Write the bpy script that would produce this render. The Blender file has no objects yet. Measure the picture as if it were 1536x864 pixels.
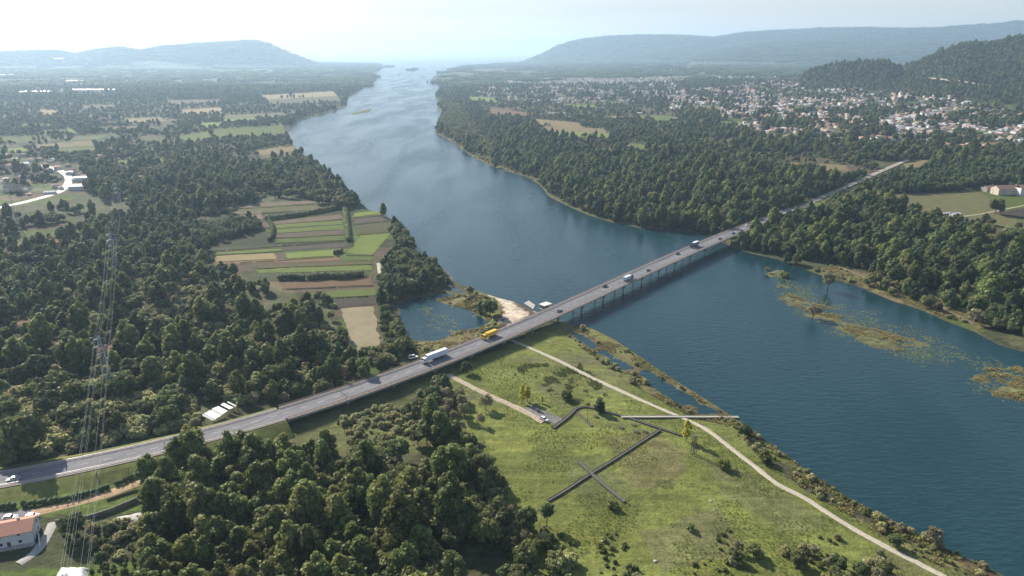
import bpy, bmesh, math, random
import numpy as np
from mathutils import Vector, Matrix
random.seed(7); RNG = np.random.default_rng(11)
S = bpy.context.scene
COL = S.collection

# ------------------------------------------------------------------ camera
CZ = 160.0; FPX = 1024.0
PITCH = math.atan((432 - 77) / FPX)
cam_d = bpy.data.cameras.new('camera'); cam = bpy.data.objects.new('camera', cam_d); COL.objects.link(cam)
cam.location = (0, 0, CZ); cam.rotation_euler = (math.pi / 2 - PITCH, 0, 0)
cam_d.lens = 24.0; cam_d.sensor_width = 36.0; cam_d.clip_start = 1.0; cam_d.clip_end = 120000
S.camera = cam
# ------------------------------------------------------------------ sky and sun
SUN_EL = math.radians(33); SUN_AZ = math.radians(-43)      # azimuth from +Y, negative = to the left
w = bpy.data.worlds.new('World'); S.world = w; w.use_nodes = True
nt = w.node_tree; bg = nt.nodes['Background']
sky = nt.nodes.new('ShaderNodeTexSky'); sky.sky_type = 'NISHITA'; sky.sun_disc = False
sky.sun_elevation = SUN_EL; sky.sun_rotation = SUN_AZ
sky.altitude = 100; sky.air_density = 1.0; sky.dust_density = 1.0; sky.ozone_density = 2.0
# thin pale stratus, thicker towards the horizon all round, with faint streaks
stc = nt.nodes.new('ShaderNodeTexCoord'); ssp = nt.nodes.new('ShaderNodeSeparateXYZ'); nt.links.new(stc.outputs['Generated'], ssp.inputs[0])
smp = nt.nodes.new('ShaderNodeMapping'); smp.inputs['Scale'].default_value = (1.6, 1.6, 22); nt.links.new(stc.outputs['Generated'], smp.inputs['Vector'])
snz = nt.nodes.new('ShaderNodeTexNoise'); snz.inputs['Scale'].default_value = 1.5; snz.inputs['Detail'].default_value = 5; nt.links.new(smp.outputs[0], snz.inputs['Vector'])
sel = nt.nodes.new('ShaderNodeMapRange'); sel.interpolation_type = 'SMOOTHSTEP'; sel.inputs['From Min'].default_value = .0; sel.inputs['From Max'].default_value = .45; sel.inputs['To Min'].default_value = .8; sel.inputs['To Max'].default_value = .1; nt.links.new(ssp.outputs['Z'], sel.inputs['Value'])
sml = nt.nodes.new('ShaderNodeMapRange'); sml.inputs['From Min'].default_value = .3; sml.inputs['From Max'].default_value = .7; sml.inputs['To Min'].default_value = .6; sml.inputs['To Max'].default_value = 1.1; nt.links.new(snz.outputs['Fac'], sml.inputs['Value'])
smu = nt.nodes.new('ShaderNodeMath'); smu.operation = 'MULTIPLY'; smu.use_clamp = True; nt.links.new(sel.outputs[0], smu.inputs[0]); nt.links.new(sml.outputs[0], smu.inputs[1])
smx = nt.nodes.new('ShaderNodeMix'); smx.data_type = 'RGBA'; smx.inputs['B'].default_value = (4.5, 4.35, 4.2, 1); nt.links.new(smu.outputs[0], smx.inputs['Factor']); nt.links.new(sky.outputs[0], smx.inputs['A'])
nt.links.new(smx.outputs['Result'], bg.inputs[0]); bg.inputs[1].default_value = 0.095
sl = bpy.data.lights.new('sun', 'SUN'); sl.energy = 5.0; sl.angle = math.radians(0.55); sl.color = (1.0, 0.92, 0.80)
sun = bpy.data.objects.new('sun', sl); COL.objects.link(sun)
SDIR = Vector((math.sin(SUN_AZ) * math.cos(SUN_EL), math.cos(SUN_AZ) * math.cos(SUN_EL), math.sin(SUN_EL)))
sun.rotation_euler = (-SDIR).to_track_quat('-Z', 'Y').to_euler(); sun.location = (-300, 300, 900)
S.view_settings.view_transform = 'Standard'; S.view_settings.look = 'None'
S.view_settings.exposure = 0.8; S.view_settings.gamma = 1.0
S.render.engine = 'CYCLES'
S.cycles.use_denoising = True
S.cycles.max_bounces = 6; S.cycles.diffuse_bounces = 2; S.cycles.glossy_bounces = 2
S.cycles.transmission_bounces = 2; S.cycles.volume_bounces = 1; S.cycles.transparent_max_bounces = 6
S.cycles.caustics_reflective = False; S.cycles.caustics_refractive = False

# ------------------------------------------------------------------ pixel <-> world
cP, sP = math.cos(PITCH), math.sin(PITCH)
def ray(px, py):
    a = (px - 768) / FPX; b = -(py - 432) / FPX
    return np.array([a, cP + b * sP, -sP + b * cP])
def pix(px, py, z=0.0):
    d = ray(px, py); t = (z - CZ) / d[2]
    return np.array([d[0] * t, d[1] * t, z])
def proj(x, y, z):
    zz = z - CZ; d = y * cP - zz * sP; u = y * sP + zz * cP
    ok = d > 5
    dd = np.where(ok, d, 5.0)
    return np.where(ok, 768 + FPX * x / dd, -9e4), np.where(ok, 432 - FPX * u / dd, -9e4), d
# ------------------------------------------------------------------ numpy noise
def _hash(ix, iy, seed):
    n = (ix.astype(np.int64) * 374761393 + iy.astype(np.int64) * 668265263 + seed * 974634777) & 0x7fffffff
    n = ((n ^ (n >> 13)) * 1274126177) & 0x7fffffff
    return ((n ^ (n >> 16)) & 0xffff) / 65535.0
def vnoise(x, y, s, seed=0):
    x = np.asarray(x, float) / s; y = np.asarray(y, float) / s
    ix = np.floor(x); iy = np.floor(y); fx = x - ix; fy = y - iy
    fx = fx * fx * (3 - 2 * fx); fy = fy * fy * (3 - 2 * fy)
    a = _hash(ix, iy, seed); b = _hash(ix + 1, iy, seed); c = _hash(ix, iy + 1, seed); d = _hash(ix + 1, iy + 1, seed)
    return (a * (1 - fx) + b * fx) * (1 - fy) + (c * (1 - fx) + d * fx) * fy
def fbm(x, y, s, seed=0, o=3):
    v = 0; a = 0.5; t = 0
    for k in range(o):
        v = v + a * vnoise(x, y, s / 2 ** k, seed + 17 * k); t += a; a *= 0.55
    return v / t
def smooth(a, b, x):
    t = np.clip((x - a) / (b - a), 0, 1); return t * t * (3 - 2 * t)
def inpoly(x, y, P):
    x = np.asarray(x, float); y = np.asarray(y, float); c = np.zeros(x.shape, bool); n = len(P)
    for i in range(n):
        x0, y0 = P[i][0], P[i][1]; x1, y1 = P[(i + 1) % n][0], P[(i + 1) % n][1]
        if y0 == y1: continue
        c ^= ((y0 > y) != (y1 > y)) & (x < (x1 - x0) * (y - y0) / (y1 - y0) + x0)
    return c
def dpoly(x, y, P, closed=False):
    x = np.asarray(x, float); y = np.asarray(y, float); best = np.full(x.shape, 1e18); n = len(P)
    for i in range(n if closed else n - 1):
        ax, ay = P[i][0], P[i][1]; bx, by = P[(i + 1) % n][0], P[(i + 1) % n][1]
        dx, dy = bx - ax, by - ay; L = dx * dx + dy * dy + 1e-9
        t = np.clip(((x - ax) * dx + (y - ay) * dy) / L, 0, 1)
        best = np.minimum(best, (x - ax - t * dx) ** 2 + (y - ay - t * dy) ** 2)
    return np.sqrt(best)

# ------------------------------------------------------------------ river, ponds, hills
LB = [(330,86),(470,90),(560,94),(572,98),(568,106),(562,118),(548,132),(522,147),(520,160),(495,169),(447,181),(432,199),(440,218),(458,236),(488,259),
      (510,276),(534,297),(552,314),(582,326),(604,344),(616,362),(622,382),(640,391),(662,404),(672,416),(690,426),(715,436),(745,446),
      (772,453),(800,466),(830,478),(862,488),(885,491),(920,508),(960,535),(1000,562),(1040,587),(1080,612),(1110,632),(1140,655),
      (1180,685),(1220,712),(1270,745),(1320,775),(1370,797),(1400,815),(1440,832),(1500,860),(1580,905),(1750,1010)]
RB = [(1900,640),(1700,575),(1600,545),(1536,528),(1500,518),(1460,497),(1420,482),(1380,464),(1340,452),(1290,431),(1250,420),(1215,407),
      (1170,390),(1130,381),(1100,372),(1078,360),(1062,352),(1045,349),(1022,345),(1000,346),(960,342),(920,334),(880,322),(845,306),(825,296),
      (810,278),(790,265),(745,252),(715,240),(690,222),(672,209),(652,199),(655,187),(662,171),(655,162),(662,152),(652,147),(655,137),
      (668,131),(656,127),(646,119),(660,108),(690,100),(760,95),(790,92),(760,88)]
W = lambda L, z=0: [tuple(pix(a, b, z)[:2]) for a, b in L]
LBW, RBW = W(LB), W(RB); RIVER = LBW + RBW
PONDS = [W(p) for p in (
    [(600,452),(630,446),(652,449),(668,456),(688,460),(705,466),(722,476),(736,487),(722,492),(702,497),(690,494),(676,500),(668,508),(646,512),(625,512),(608,504),(600,485)],
    [(668,424),(690,432),(702,438),(690,441),(676,436)],
    [(640,446),(660,441),(678,441),(676,445),(652,449)],
    [(945,552),(972,556),(1004,577),(1046,600),(1082,621),(1050,622),(1010,602),(975,577)],
    [(856,500),(872,502),(930,540),(950,552),(940,558),(905,538)],
)]
ISLES = [([(1146,410),(1168,404),(1186,410),(1176,418),(1156,417)], .55, 0),
         ([(1155,420),(1190,428),(1206,446),(1230,455),(1262,462),(1275,480),(1320,492),(1400,512),(1408,522),(1370,534),(1335,528),(1300,522),(1262,500),(1225,486),(1190,470),(1160,445)], .3, 1),
         ([(1428,582),(1466,548),(1536,545),(1620,560),(1650,620),(1560,610),(1500,600)], .3, 1),
         ([(520,171),(535,167),(550,163),(560,164),(552,169),(530,173)], .5, 0),
         ([(606,106),(622,103),(632,104),(618,107)], 1.0, 0), ([(555,128),(562,124),(566,127),(558,131)], 1.5, 0),
         ([(570,101),(588,97),(592,100),(580,103)], 1.0, 0),
         ([(640,400),(652,396),(668,404),(682,416),(676,420),(662,412)], .5, 0),
         ([(700,430),(720,436),(744,447),(735,450),(712,442)], .5, 0)]
ISLEW = [(W(p, .1), h, m) for p, h, m in ISLES]
# ridges: silhouette points of the photograph (px, py) at a stated distance, profile widths (front, back)
RIDGES = [  # (pixels), distance, front width, back width; a ridge that ends in view falls to nothing at its end point
    ([(-500,79),(0,79),(60,77),(92,77),(108,81),(122,81),(150,75),(185,72),(215,77),(245,71),(300,66.5),(340,64),(372,61.5),(390,62),(404,66),(418,72.5),(434,80),(480,92)], 8600, 1000, 2500),
    ([(770,92),(815,78),(838,66),(870,58),(905,55),(960,54),(1024,54),(1070,56),(1110,50),(1160,46),(1220,43),(1290,42),(1340,44),(1400,43),(1450,38),(1500,33),(1536,31),(1800,32),(2300,36)], 10200, 2400, 4000),
    ([(1000,92),(1060,80),(1110,69),(1160,63),(1230,62),(1320,66),(1500,60),(1800,58)], 8300, 1600, 2500),
    ([(1185,132),(1205,110),(1222,103),(1250,97),(1290,95),(1325,96),(1345,106),(1362,128)], 2700, 330, 420),
    ([(1325,120),(1350,106),(1372,98),(1400,84),(1432,72),(1452,71),(1478,72),(1500,64),(1536,57),(1600,46),(1750,36),(2300,20)], 2900, 900, 1200),
]
def bb(x, y, P, m):
    xs = [p[0] for p in P]; ys = [p[1] for p in P]
    return (x > min(xs) - m) & (x < max(xs) + m) & (y > min(ys) - m) & (y < max(ys) + m)
def base_h(x, y):
    dl = dpoly(x, y, LBW); dr = dpoly(x, y, RBW); ins = inpoly(x, y, RIVER)
    d = np.minimum(dl, dr); right = dr < dl
    wob = (fbm(x, y, 14, 3) - .5) * 1.6
    near = smooth(2500, 800, y)
    z = np.where(ins, -np.minimum(d * .22, 4) - .05, np.minimum(d * .28, 1.3) + .75 * smooth(3, 26, d) + wob * .4 * smooth(2, 10, d) * near)
    rr = 7.5 * smooth(25, 190, d) + 10 * smooth(250, 1100, d) + 24 * smooth(700, 1900, d)
    ll = .9 * smooth(20, 90, d) + 5 * smooth(250, 900, d)
    z = z + np.where(ins, 0, np.where(right, rr, ll))
    for P in PONDS:
        B = bb(x, y, P, 20)
        if not B.any(): continue
        X, Y, Z = x[B], y[B], z[B]; pi = inpoly(X, Y, P); pd = dpoly(X, Y, P, True)
        f = np.where(pi, -.10 - .3 * smooth(0, 14, pd) + (.5 * fbm(X, Y, 16, 9) + .5 * fbm(X, Y, 5, 10) - .5) * 1.5, Z * smooth(0, 16, pd) + .12 * (1 - smooth(0, 16, pd)))
        z[B] = np.where(pi, f, np.where(pd < 16, np.minimum(Z, f), Z))
    for P, hgt, m in ISLEW:
        B = bb(x, y, P, 5)
        if not B.any(): continue
        X, Y = x[B], y[B]; pi = inpoly(X, Y, P); pd = dpoly(X, Y, P, True); e = smooth(0, 9, pd)
        n = .55 * fbm(X, Y * 1.3, 15, 31, 3) + .45 * fbm(X, Y * 1.4, 5.5, 33, 2)
        top = (hgt * e * (.4 + n)) if m == 0 else ((n - .425) * 2.0 * e - .12 * (1 - e))
        z[B] = np.where(pi, np.maximum(z[B], top), z[B])
    z = z + 2.6 * np.exp(-((x + 185) / 75) ** 2 - ((y - 185) / 55) ** 2)
    sea = smooth(10500, 12500, y)
    return z * (1 - sea) - 4 * sea
def hills_h(x, y):
    yy = np.maximum(y, 30.0); out = np.zeros(np.shape(x)); r = np.sqrt(x * x + y * y)
    pxa = 768 + FPX * x / (yy * cP + 40)
    for pts, D, wf, wb in RIDGES:
        xs = [p[0] for p in pts]; hs = []
        for p in pts:
            dd = ray(*p); e = dd[2] / math.hypot(dd[0], dd[1]); hs.append(max(CZ + e * D, 0))
        if xs[0] > 0: hs[0] = 0
        if xs[-1] < 1500: hs[-1] = 0
        crest = np.interp(pxa, xs, hs); crest = np.maximum(crest - (34 if D < 3000 else 6 if pts[0][0] < 0 else 40), 0)
        t = r - D * (1 + .10 * (vnoise(x, y, 900, 5) - .5))
        prof = np.where(t < 0, smooth(-wf, -wf * .02, t), smooth(wb, 0, t))
        rough = 1 + (fbm(x, y, wf * .35, 41, 3) - .5) * .35 * (1 - prof) * 1.4
        out = np.maximum(out, crest * prof * rough)
    return np.where(y > 60, out, 0)
# one height grid, denser where the land is near; every later height is read from it
ROWS = [-28000, -3000, -600, -150, 0, 60]
yv = 60.0
while yv < 42000:
    yv += min(max(yv * yv / (CZ * 683) * 1.15, 1.25), yv * .035); ROWS.append(yv)
ROWS[-1] = 41900; ROWS = np.array(ROWS, float)
UC = np.concatenate([[-1.4, -1.3, -1.2, -1.1], np.linspace(-1.02, 1.02, 640), [1.1, 1.2, 1.3, 1.4]])
def gw(y): return np.where(y >= 60, y + 70, 130 + (60 - y) * .8)
GX = UC[None, :] * gw(ROWS)[:, None]; GY = np.repeat(ROWS[:, None], len(UC), 1)
def _height():
    x, y = GX.ravel(), GY.ravel()
    z = base_h(x, y); h = hills_h(x, y)
    return np.where(z > .5, z + h, z).reshape(GX.shape)
GZ = _height()
def hgt(x, y):
    x = np.asarray(x, float); y = np.asarray(y, float)
    r = np.interp(y, ROWS, np.arange(len(ROWS))); c = np.interp(x / gw(y), UC, np.arange(len(UC)))
    i = np.clip(r.astype(int), 0, len(ROWS) - 2); j = np.clip(c.astype(int), 0, len(UC) - 2); a = r - i; b = c - j
    return (GZ[i, j] * (1 - b) + GZ[i, j + 1] * b) * (1 - a) + (GZ[i + 1, j] * (1 - b) + GZ[i + 1, j + 1] * b) * a
def G(px, py, dz=0.0):
    """point where the pixel's ray meets the terrain (marching outwards)"""
    d = ray(px, py); t = np.geomspace(120, 30000, 2500); t = t / math.hypot(d[0], d[1])
    z = CZ + d[2] * t; g = np.maximum(hgt(d[0] * t, d[1] * t), 0)
    k = int(np.argmax(z <= g)) if (z <= g).any() else len(t) - 1
    k = max(k, 1); f0 = z[k - 1] - g[k - 1]; f1 = z[k] - g[k]; q = f0 / (f0 - f1) if f0 != f1 else 0; tt = t[k - 1] + (t[k] - t[k - 1]) * min(max(q, 0), 1)
    x, y = d[0] * tt, d[1] * tt
    return np.array([x, y, max(float(hgt(x, y)), 0) + dz])

# ------------------------------------------------------------------ object helpers
def link(o, parent=None):
    COL.objects.link(o)
    if parent is not None: o.parent = parent
    return o
def tag(o, label=None, cat=None, group=None, kind=None):
    if label: o['label'] = label
    if cat: o['category'] = cat
    if group: o['group'] = group
    if kind: o['kind'] = kind
    return o
def empty(name, loc=(0, 0, 0), rz=0.0):
    o = bpy.data.objects.new(name, None); o.location = loc; o.rotation_euler = (0, 0, rz); o.empty_display_size = 1
    return link(o)
def mesh_obj(name, verts, faces, mat=None, parent=None, smooth_=False, mats=None, mi=None):
    me = bpy.data.meshes.new(name)
    me.from_pydata([tuple(v) for v in verts], [], [tuple(int(i) for i in f) for f in faces])
    for m in (mats or ([mat] if mat else [])): me.materials.append(m)
    if mi is not None: me.polygons.foreach_set('material_index', np.asarray(mi, np.int32))
    if smooth_: me.polygons.foreach_set('use_smooth', np.ones(len(me.polygons), bool))
    me.update()
    return link(bpy.data.objects.new(name, me), parent)
def np_mesh(name, V, F, mat=None, smooth_=False):
    """fast mesh from arrays: V (n,3), F (m,4) or (m,3)"""
    V = np.asarray(V, np.float32); F = np.asarray(F, np.int32); k = F.shape[1]
    me = bpy.data.meshes.new(name)
    me.vertices.add(len(V)); me.vertices.foreach_set('co', V.ravel())
    me.loops.add(F.size); me.loops.foreach_set('vertex_index', F.ravel())
    me.polygons.add(len(F)); me.polygons.foreach_set('loop_start', np.arange(0, F.size, k, dtype=np.int32))
    me.polygons.foreach_set('loop_total', np.full(len(F), k, np.int32))
    if smooth_: me.polygons.foreach_set('use_smooth', np.ones(len(F), bool))
    if mat: me.materials.append(mat)
    me.update(calc_edges=True); me.validate()
    return me
class MB:
    """collects boxes, tubes and polygons into one mesh"""
    def __init__(s): s.v = []; s.f = []; s.m = []
    def quad(s, pts, m=0):
        b = len(s.v); s.v += [tuple(p) for p in pts]; s.f.append(tuple(range(b, b + len(pts)))); s.m.append(m); return s
    def box(s, c, d, rz=0.0, m=0, taper=1.0, tx=0.0):
        b = len(s.v); ca, sa = math.cos(rz), math.sin(rz)
        for z in (-1, 1):
            t = taper if z > 0 else 1.0
            for sx, sy in ((-1, -1), (1, -1), (1, 1), (-1, 1)):
                x = sx * d[0] / 2 * t + (tx if z > 0 else 0); y = sy * d[1] / 2 * t
                s.v.append((c[0] + x * ca - y * sa, c[1] + x * sa + y * ca, c[2] + z * d[2] / 2))
        for q in ((3, 2, 1, 0), (4, 5, 6, 7), (0, 1, 5, 4), (1, 2, 6, 5), (2, 3, 7, 6), (3, 0, 4, 7)):
            s.f.append(tuple(b + i for i in q)); s.m.append(m)
        return s
    def tube(s, pts, rad, n=6, m=0, cap=True):
        pts = [Vector(p) for p in pts]; rad = rad if hasattr(rad, '__len__') else [rad] * len(pts); b = len(s.v)
        for i, p in enumerate(pts):
            t = (pts[min(i + 1, len(pts) - 1)] - pts[max(i - 1, 0)]).normalized()
            u = t.cross(Vector((0, 0, 1))); u = u.normalized() if u.length > 1e-3 else Vector((1, 0, 0)); v = u.cross(t).normalized()
            for k in range(n):
                a = 2 * math.pi * k / n; s.v.append(tuple(p + (u * math.cos(a) + v * math.sin(a)) * rad[i]))
        for i in range(len(pts) - 1):
            for k in range(n):
                a, c = b + i * n + k, b + i * n + (k + 1) % n; s.f.append((a, c, c + n, a + n)); s.m.append(m)
        if cap:
            s.f.append(tuple(b + k for k in range(n))[::-1]); s.m.append(m)
            e = b + (len(pts) - 1) * n; s.f.append(tuple(e + k for k in range(n))); s.m.append(m)
        return s
    def loft(s, secs, m=0, close=True):
        """secs: list of equal-length closed rings"""
        b = len(s.v); n = len(secs[0])
        for r in secs: s.v += [tuple(p) for p in r]
        for i in range(len(secs) - 1):
            for k in range(n):
                a, c = b + i * n + k, b + i * n + (k + 1) % n; s.f.append((a, c, c + n, a + n)); s.m.append(m)
        if close:
            s.f.append(tuple(b + k for k in range(n))[::-1]); s.m.append(m)
            e = b + (len(secs) - 1) * n; s.f.append(tuple(e + k for k in range(n))); s.m.append(m)
        return s
    def strip(s, A, B, m=0):
        b = len(s.v); n = len(A); s.v += [tuple(p) for p in A] + [tuple(p) for p in B]
        for i in range(n - 1): s.f.append((b + i, b + i + 1, b + n + i + 1, b + n + i)); s.m.append(m)
        return s
    def build(s, name, mat, parent=None, smooth_=False):
        mats = mat if isinstance(mat, (list, tuple)) else [mat]
        return mesh_obj(name, s.v, s.f, None, parent, smooth_, mats, s.m if len(mats) > 1 else None)
def fix_normals(o):
    bm = bmesh.new(); bm.from_mesh(o.data); bmesh.ops.recalc_face_normals(bm, faces=bm.faces); bm.to_mesh(o.data); bm.free(); return o
def bevel(o, wd, seg=2):
    bm = bmesh.new(); bm.from_mesh(o.data); bmesh.ops.remove_doubles(bm, verts=bm.verts, dist=1e-4)
    bmesh.ops.bevel(bm, geom=bm.edges[:], offset=wd, segments=seg, affect='EDGES', profile=.5, clamp_overlap=True)
    bmesh.ops.recalc_face_normals(bm, faces=bm.faces); bm.to_mesh(o.data); bm.free(); return o
def copy_tree(o, parent=None):
    c = o.copy(); link(c); c.parent = parent
    for ch in list(o.children): copy_tree(ch, c)
    return c

# ------------------------------------------------------------------ materials
MATS = {}
def mat(name, col, rough=.8, spec=.3, var=0.0, scale=1.0, col2=None, bump=0.0, bscale=None, metal=0.0, detail=4, obj_var=0.0, coord='Object', emit=None, hue=0.0, stretch=None):
    """procedural principled material: noise between col*(1-var) and col2/col*(1+var)"""
    if name in MATS: return MATS[name]
    m = bpy.data.materials.new(name); m.use_nodes = True; n = m.node_tree; L = n.links; p = n.nodes['Principled BSDF']
    p.inputs['Roughness'].default_value = rough; p.inputs['Specular IOR Level'].default_value = spec; p.inputs['Metallic'].default_value = metal
    tc = n.nodes.new('ShaderNodeTexCoord'); out = None
    nz = n.nodes.new('ShaderNodeTexNoise'); nz.inputs['Scale'].default_value = scale; nz.inputs['Detail'].default_value = detail; nz.inputs['Roughness'].default_value = .6
    if coord == 'World':
        g = n.nodes.new('ShaderNodeNewGeometry'); L.new(g.outputs['Position'], nz.inputs['Vector']); vec = g.outputs['Position']
    else:
        L.new(tc.outputs['Object'], nz.inputs['Vector']); vec = tc.outputs['Object']
    if stretch:
        mpp = n.nodes.new('ShaderNodeMapping'); mpp.vector_type = 'TEXTURE'; mpp.inputs['Rotation'].default_value = (0, 0, stretch[0]); mpp.inputs['Scale'].default_value = stretch[1]; L.new(vec, mpp.inputs['Vector']); L.new(mpp.outputs[0], nz.inputs['Vector'])
    r = n.nodes.new('ShaderNodeValToRGB'); c2 = col2 or tuple(min(1, c * (1 + var)) for c in col); c1 = col if col2 else tuple(c * (1 - var) for c in col)
    r.color_ramp.elements[0].position = .32; r.color_ramp.elements[1].position = .68
    r.color_ramp.elements[0].color = (*c1, 1); r.color_ramp.elements[1].color = (*c2, 1)
    L.new(nz.outputs['Fac'], r.inputs['Fac']); out = r.outputs['Color']
    if obj_var:
        oi = n.nodes.new('ShaderNodeObjectInfo'); h = n.nodes.new('ShaderNodeHueSaturation')
        mr = n.nodes.new('ShaderNodeMapRange'); mr.inputs['To Min'].default_value = 1 - obj_var; mr.inputs['To Max'].default_value = 1 + obj_var
        L.new(oi.outputs['Random'], mr.inputs['Value']); L.new(mr.outputs[0], h.inputs['Value']); L.new(out, h.inputs['Color'])
        if hue:
            mh = n.nodes.new('ShaderNodeMapRange'); mh.inputs['To Min'].default_value = .5 - hue; mh.inputs['To Max'].default_value = .5 + hue
            ml = n.nodes.new('ShaderNodeMath'); ml.operation = 'FRACT'; m2 = n.nodes.new('ShaderNodeMath'); m2.operation = 'MULTIPLY'; m2.inputs[1].default_value = 7.31
            L.new(oi.outputs['Random'], m2.inputs[0]); L.new(m2.outputs[0], ml.inputs[0]); L.new(ml.outputs[0], mh.inputs['Value']); L.new(mh.outputs[0], h.inputs['Hue'])
        out = h.outputs['Color']
    L.new(out, p.inputs['Base Color'])
    if bump:
        nb = n.nodes.new('ShaderNodeTexNoise'); nb.inputs['Scale'].default_value = bscale or scale * 3; nb.inputs['Detail'].default_value = 3
        L.new(vec, nb.inputs['Vector']); b = n.nodes.new('ShaderNodeBump'); b.inputs['Strength'].default_value = 1; b.inputs['Distance'].default_value = bump
        L.new(nb.outputs['Fac'], b.inputs['Height']); L.new(b.outputs[0], p.inputs['Normal'])
    if emit: p.inputs['Emission Color'].default_value = (*emit, 1); p.inputs['Emission Strength'].default_value = 1
    MATS[name] = m; return m
def leaf_mat(name, c1, c2, trans=.3, ov=.42, hue=.032):
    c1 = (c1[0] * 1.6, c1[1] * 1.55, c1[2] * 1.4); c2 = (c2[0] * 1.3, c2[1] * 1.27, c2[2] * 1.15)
    if name in MATS: return MATS[name]
    m = bpy.data.materials.new(name); m.use_nodes = True; n = m.node_tree; L = n.links
    for x in list(n.nodes): n.nodes.remove(x)
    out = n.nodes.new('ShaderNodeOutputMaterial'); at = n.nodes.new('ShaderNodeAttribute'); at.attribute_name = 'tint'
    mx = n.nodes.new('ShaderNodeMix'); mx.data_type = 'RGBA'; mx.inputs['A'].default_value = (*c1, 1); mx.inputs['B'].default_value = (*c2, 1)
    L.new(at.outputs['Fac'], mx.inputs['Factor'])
    oi = n.nodes.new('ShaderNodeObjectInfo'); h = n.nodes.new('ShaderNodeHueSaturation')
    mr = n.nodes.new('ShaderNodeMapRange'); mr.inputs['To Min'].default_value = 1 - ov; mr.inputs['To Max'].default_value = 1 + ov; L.new(oi.outputs['Random'], mr.inputs['Value']); L.new(mr.outputs[0], h.inputs['Value'])
    m2 = n.nodes.new('ShaderNodeMath'); m2.operation = 'MULTIPLY'; m2.inputs[1].default_value = 13.7; fr = n.nodes.new('ShaderNodeMath'); fr.operation = 'FRACT'
    mh = n.nodes.new('ShaderNodeMapRange'); mh.inputs['To Min'].default_value = .5 - hue * .35; mh.inputs['To Max'].default_value = .5 + hue * 1.2
    L.new(oi.outputs['Random'], m2.inputs[0]); L.new(m2.outputs[0], fr.inputs[0]); L.new(fr.outputs[0], mh.inputs['Value']); L.new(mh.outputs[0], h.inputs['Hue'])
    L.new(mx.outputs['Result'], h.inputs['Color'])
    d = n.nodes.new('ShaderNodeBsdfPrincipled'); d.inputs['Roughness'].default_value = .55; d.inputs['Specular IOR Level'].default_value = .25
    t = n.nodes.new('ShaderNodeBsdfTranslucent'); ms = n.nodes.new('ShaderNodeMixShader'); ms.inputs[0].default_value = trans
    L.new(h.outputs[0], d.inputs['Base Color']); L.new(h.outputs[0], t.inputs['Color']); L.new(d.outputs[0], ms.inputs[1]); L.new(t.outputs[0], ms.inputs[2])
    L.new(ms.outputs[0], out.inputs['Surface'])
    MATS[name] = m; return m
# ------------------------------------------------------------------ ground sheet
def V2(*a): return np.array(a, float)
MEADOW = [(655,575),(690,548),(770,514),(830,487),(870,482),(930,514),(1040,589),(1110,634),(1200,702),(1400,822),(1500,872),(1750,1015),(700,1015),(735,900),(762,830),(770,780),(735,720),(712,660),(690,620)]
SAND = [[(728,437),(756,445),(780,458),(790,468),(783,482),(762,492),(745,503),(722,512),(660,535),(622,550),(640,538),(700,515),(733,500),(742,486),(757,476),(757,462),(745,450)],
        [(650,391),(668,402),(690,418),(712,432),(740,443),(735,447),(706,436),(684,422),(662,406)],
        [(800,462),(830,474),(820,486),(806,478)]]
MARSH = [[(655,447),(700,437),(745,450),(757,470),(742,488),(700,520),(640,540),(612,520),(598,490),(600,455)],
         [(860,484),(930,518),(1040,590),(1110,634),(1090,640),(1020,618),(930,566),(850,505)],
         [(1085,622),(1130,650),(1260,742),(1380,805),(1520,875),(1500,890),(1350,820),(1200,730),(1110,660)],
         [(1215,404),(1290,428),(1380,462),(1470,497),(1480,488),(1440,462),(1350,425),(1260,398)],
         [(655,200),(690,222),(745,252),(800,272),(800,262),(750,240),(700,212),(668,195)]]
MUD = [[(1150,690),(1190,700),(1290,765),(1400,820),(1385,822),(1270,770),(1170,712)], [(1000,600),(1060,615),(1090,624),(1075,632),(1020,615)]]
WOODS = [[(215,712),(300,692),(400,672),(480,662),(540,655),(640,610),(690,640),(715,690),(745,760),(760,820),(750,1000),(195,1000),(225,880),(228,800)],
         [(-80,440),(60,440),(150,372),(310,352),(330,405),(430,440),(505,462),(520,535),(566,570),(500,600),(350,640),(200,665),(60,690),(-80,700)],
         [(-80,320),(60,318),(190,330),(270,335),(360,318),(420,295),(560,300),(500,262),(430,248),(330,240),(240,262),(190,290),(60,305),(-80,310)],
         [(800,268),(830,300),(890,325),(970,343),(1050,350),(1110,374),(1180,388),(1290,408),(1380,440),(1470,490),(1536,525),(1640,560),(1640,400),(1536,385),(1440,352),(1330,302),(1240,272),(1130,258),(985,244),(900,232),(760,222),(690,200),(665,176)],
         [(1290,268),(1400,262),(1540,250),(1700,250),(1700,285),(1490,282),(1440,290),(1330,292)],
         [(566,330),(612,352),(640,395),(668,430),(640,448),(600,456),(598,520),(612,545),(580,560),(560,520),(566,450),(560,400),(600,360)]]
TRACK = [(40,772),(80,762),(115,754),(150,745),(180,735),(214,722),(250,705)]
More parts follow.
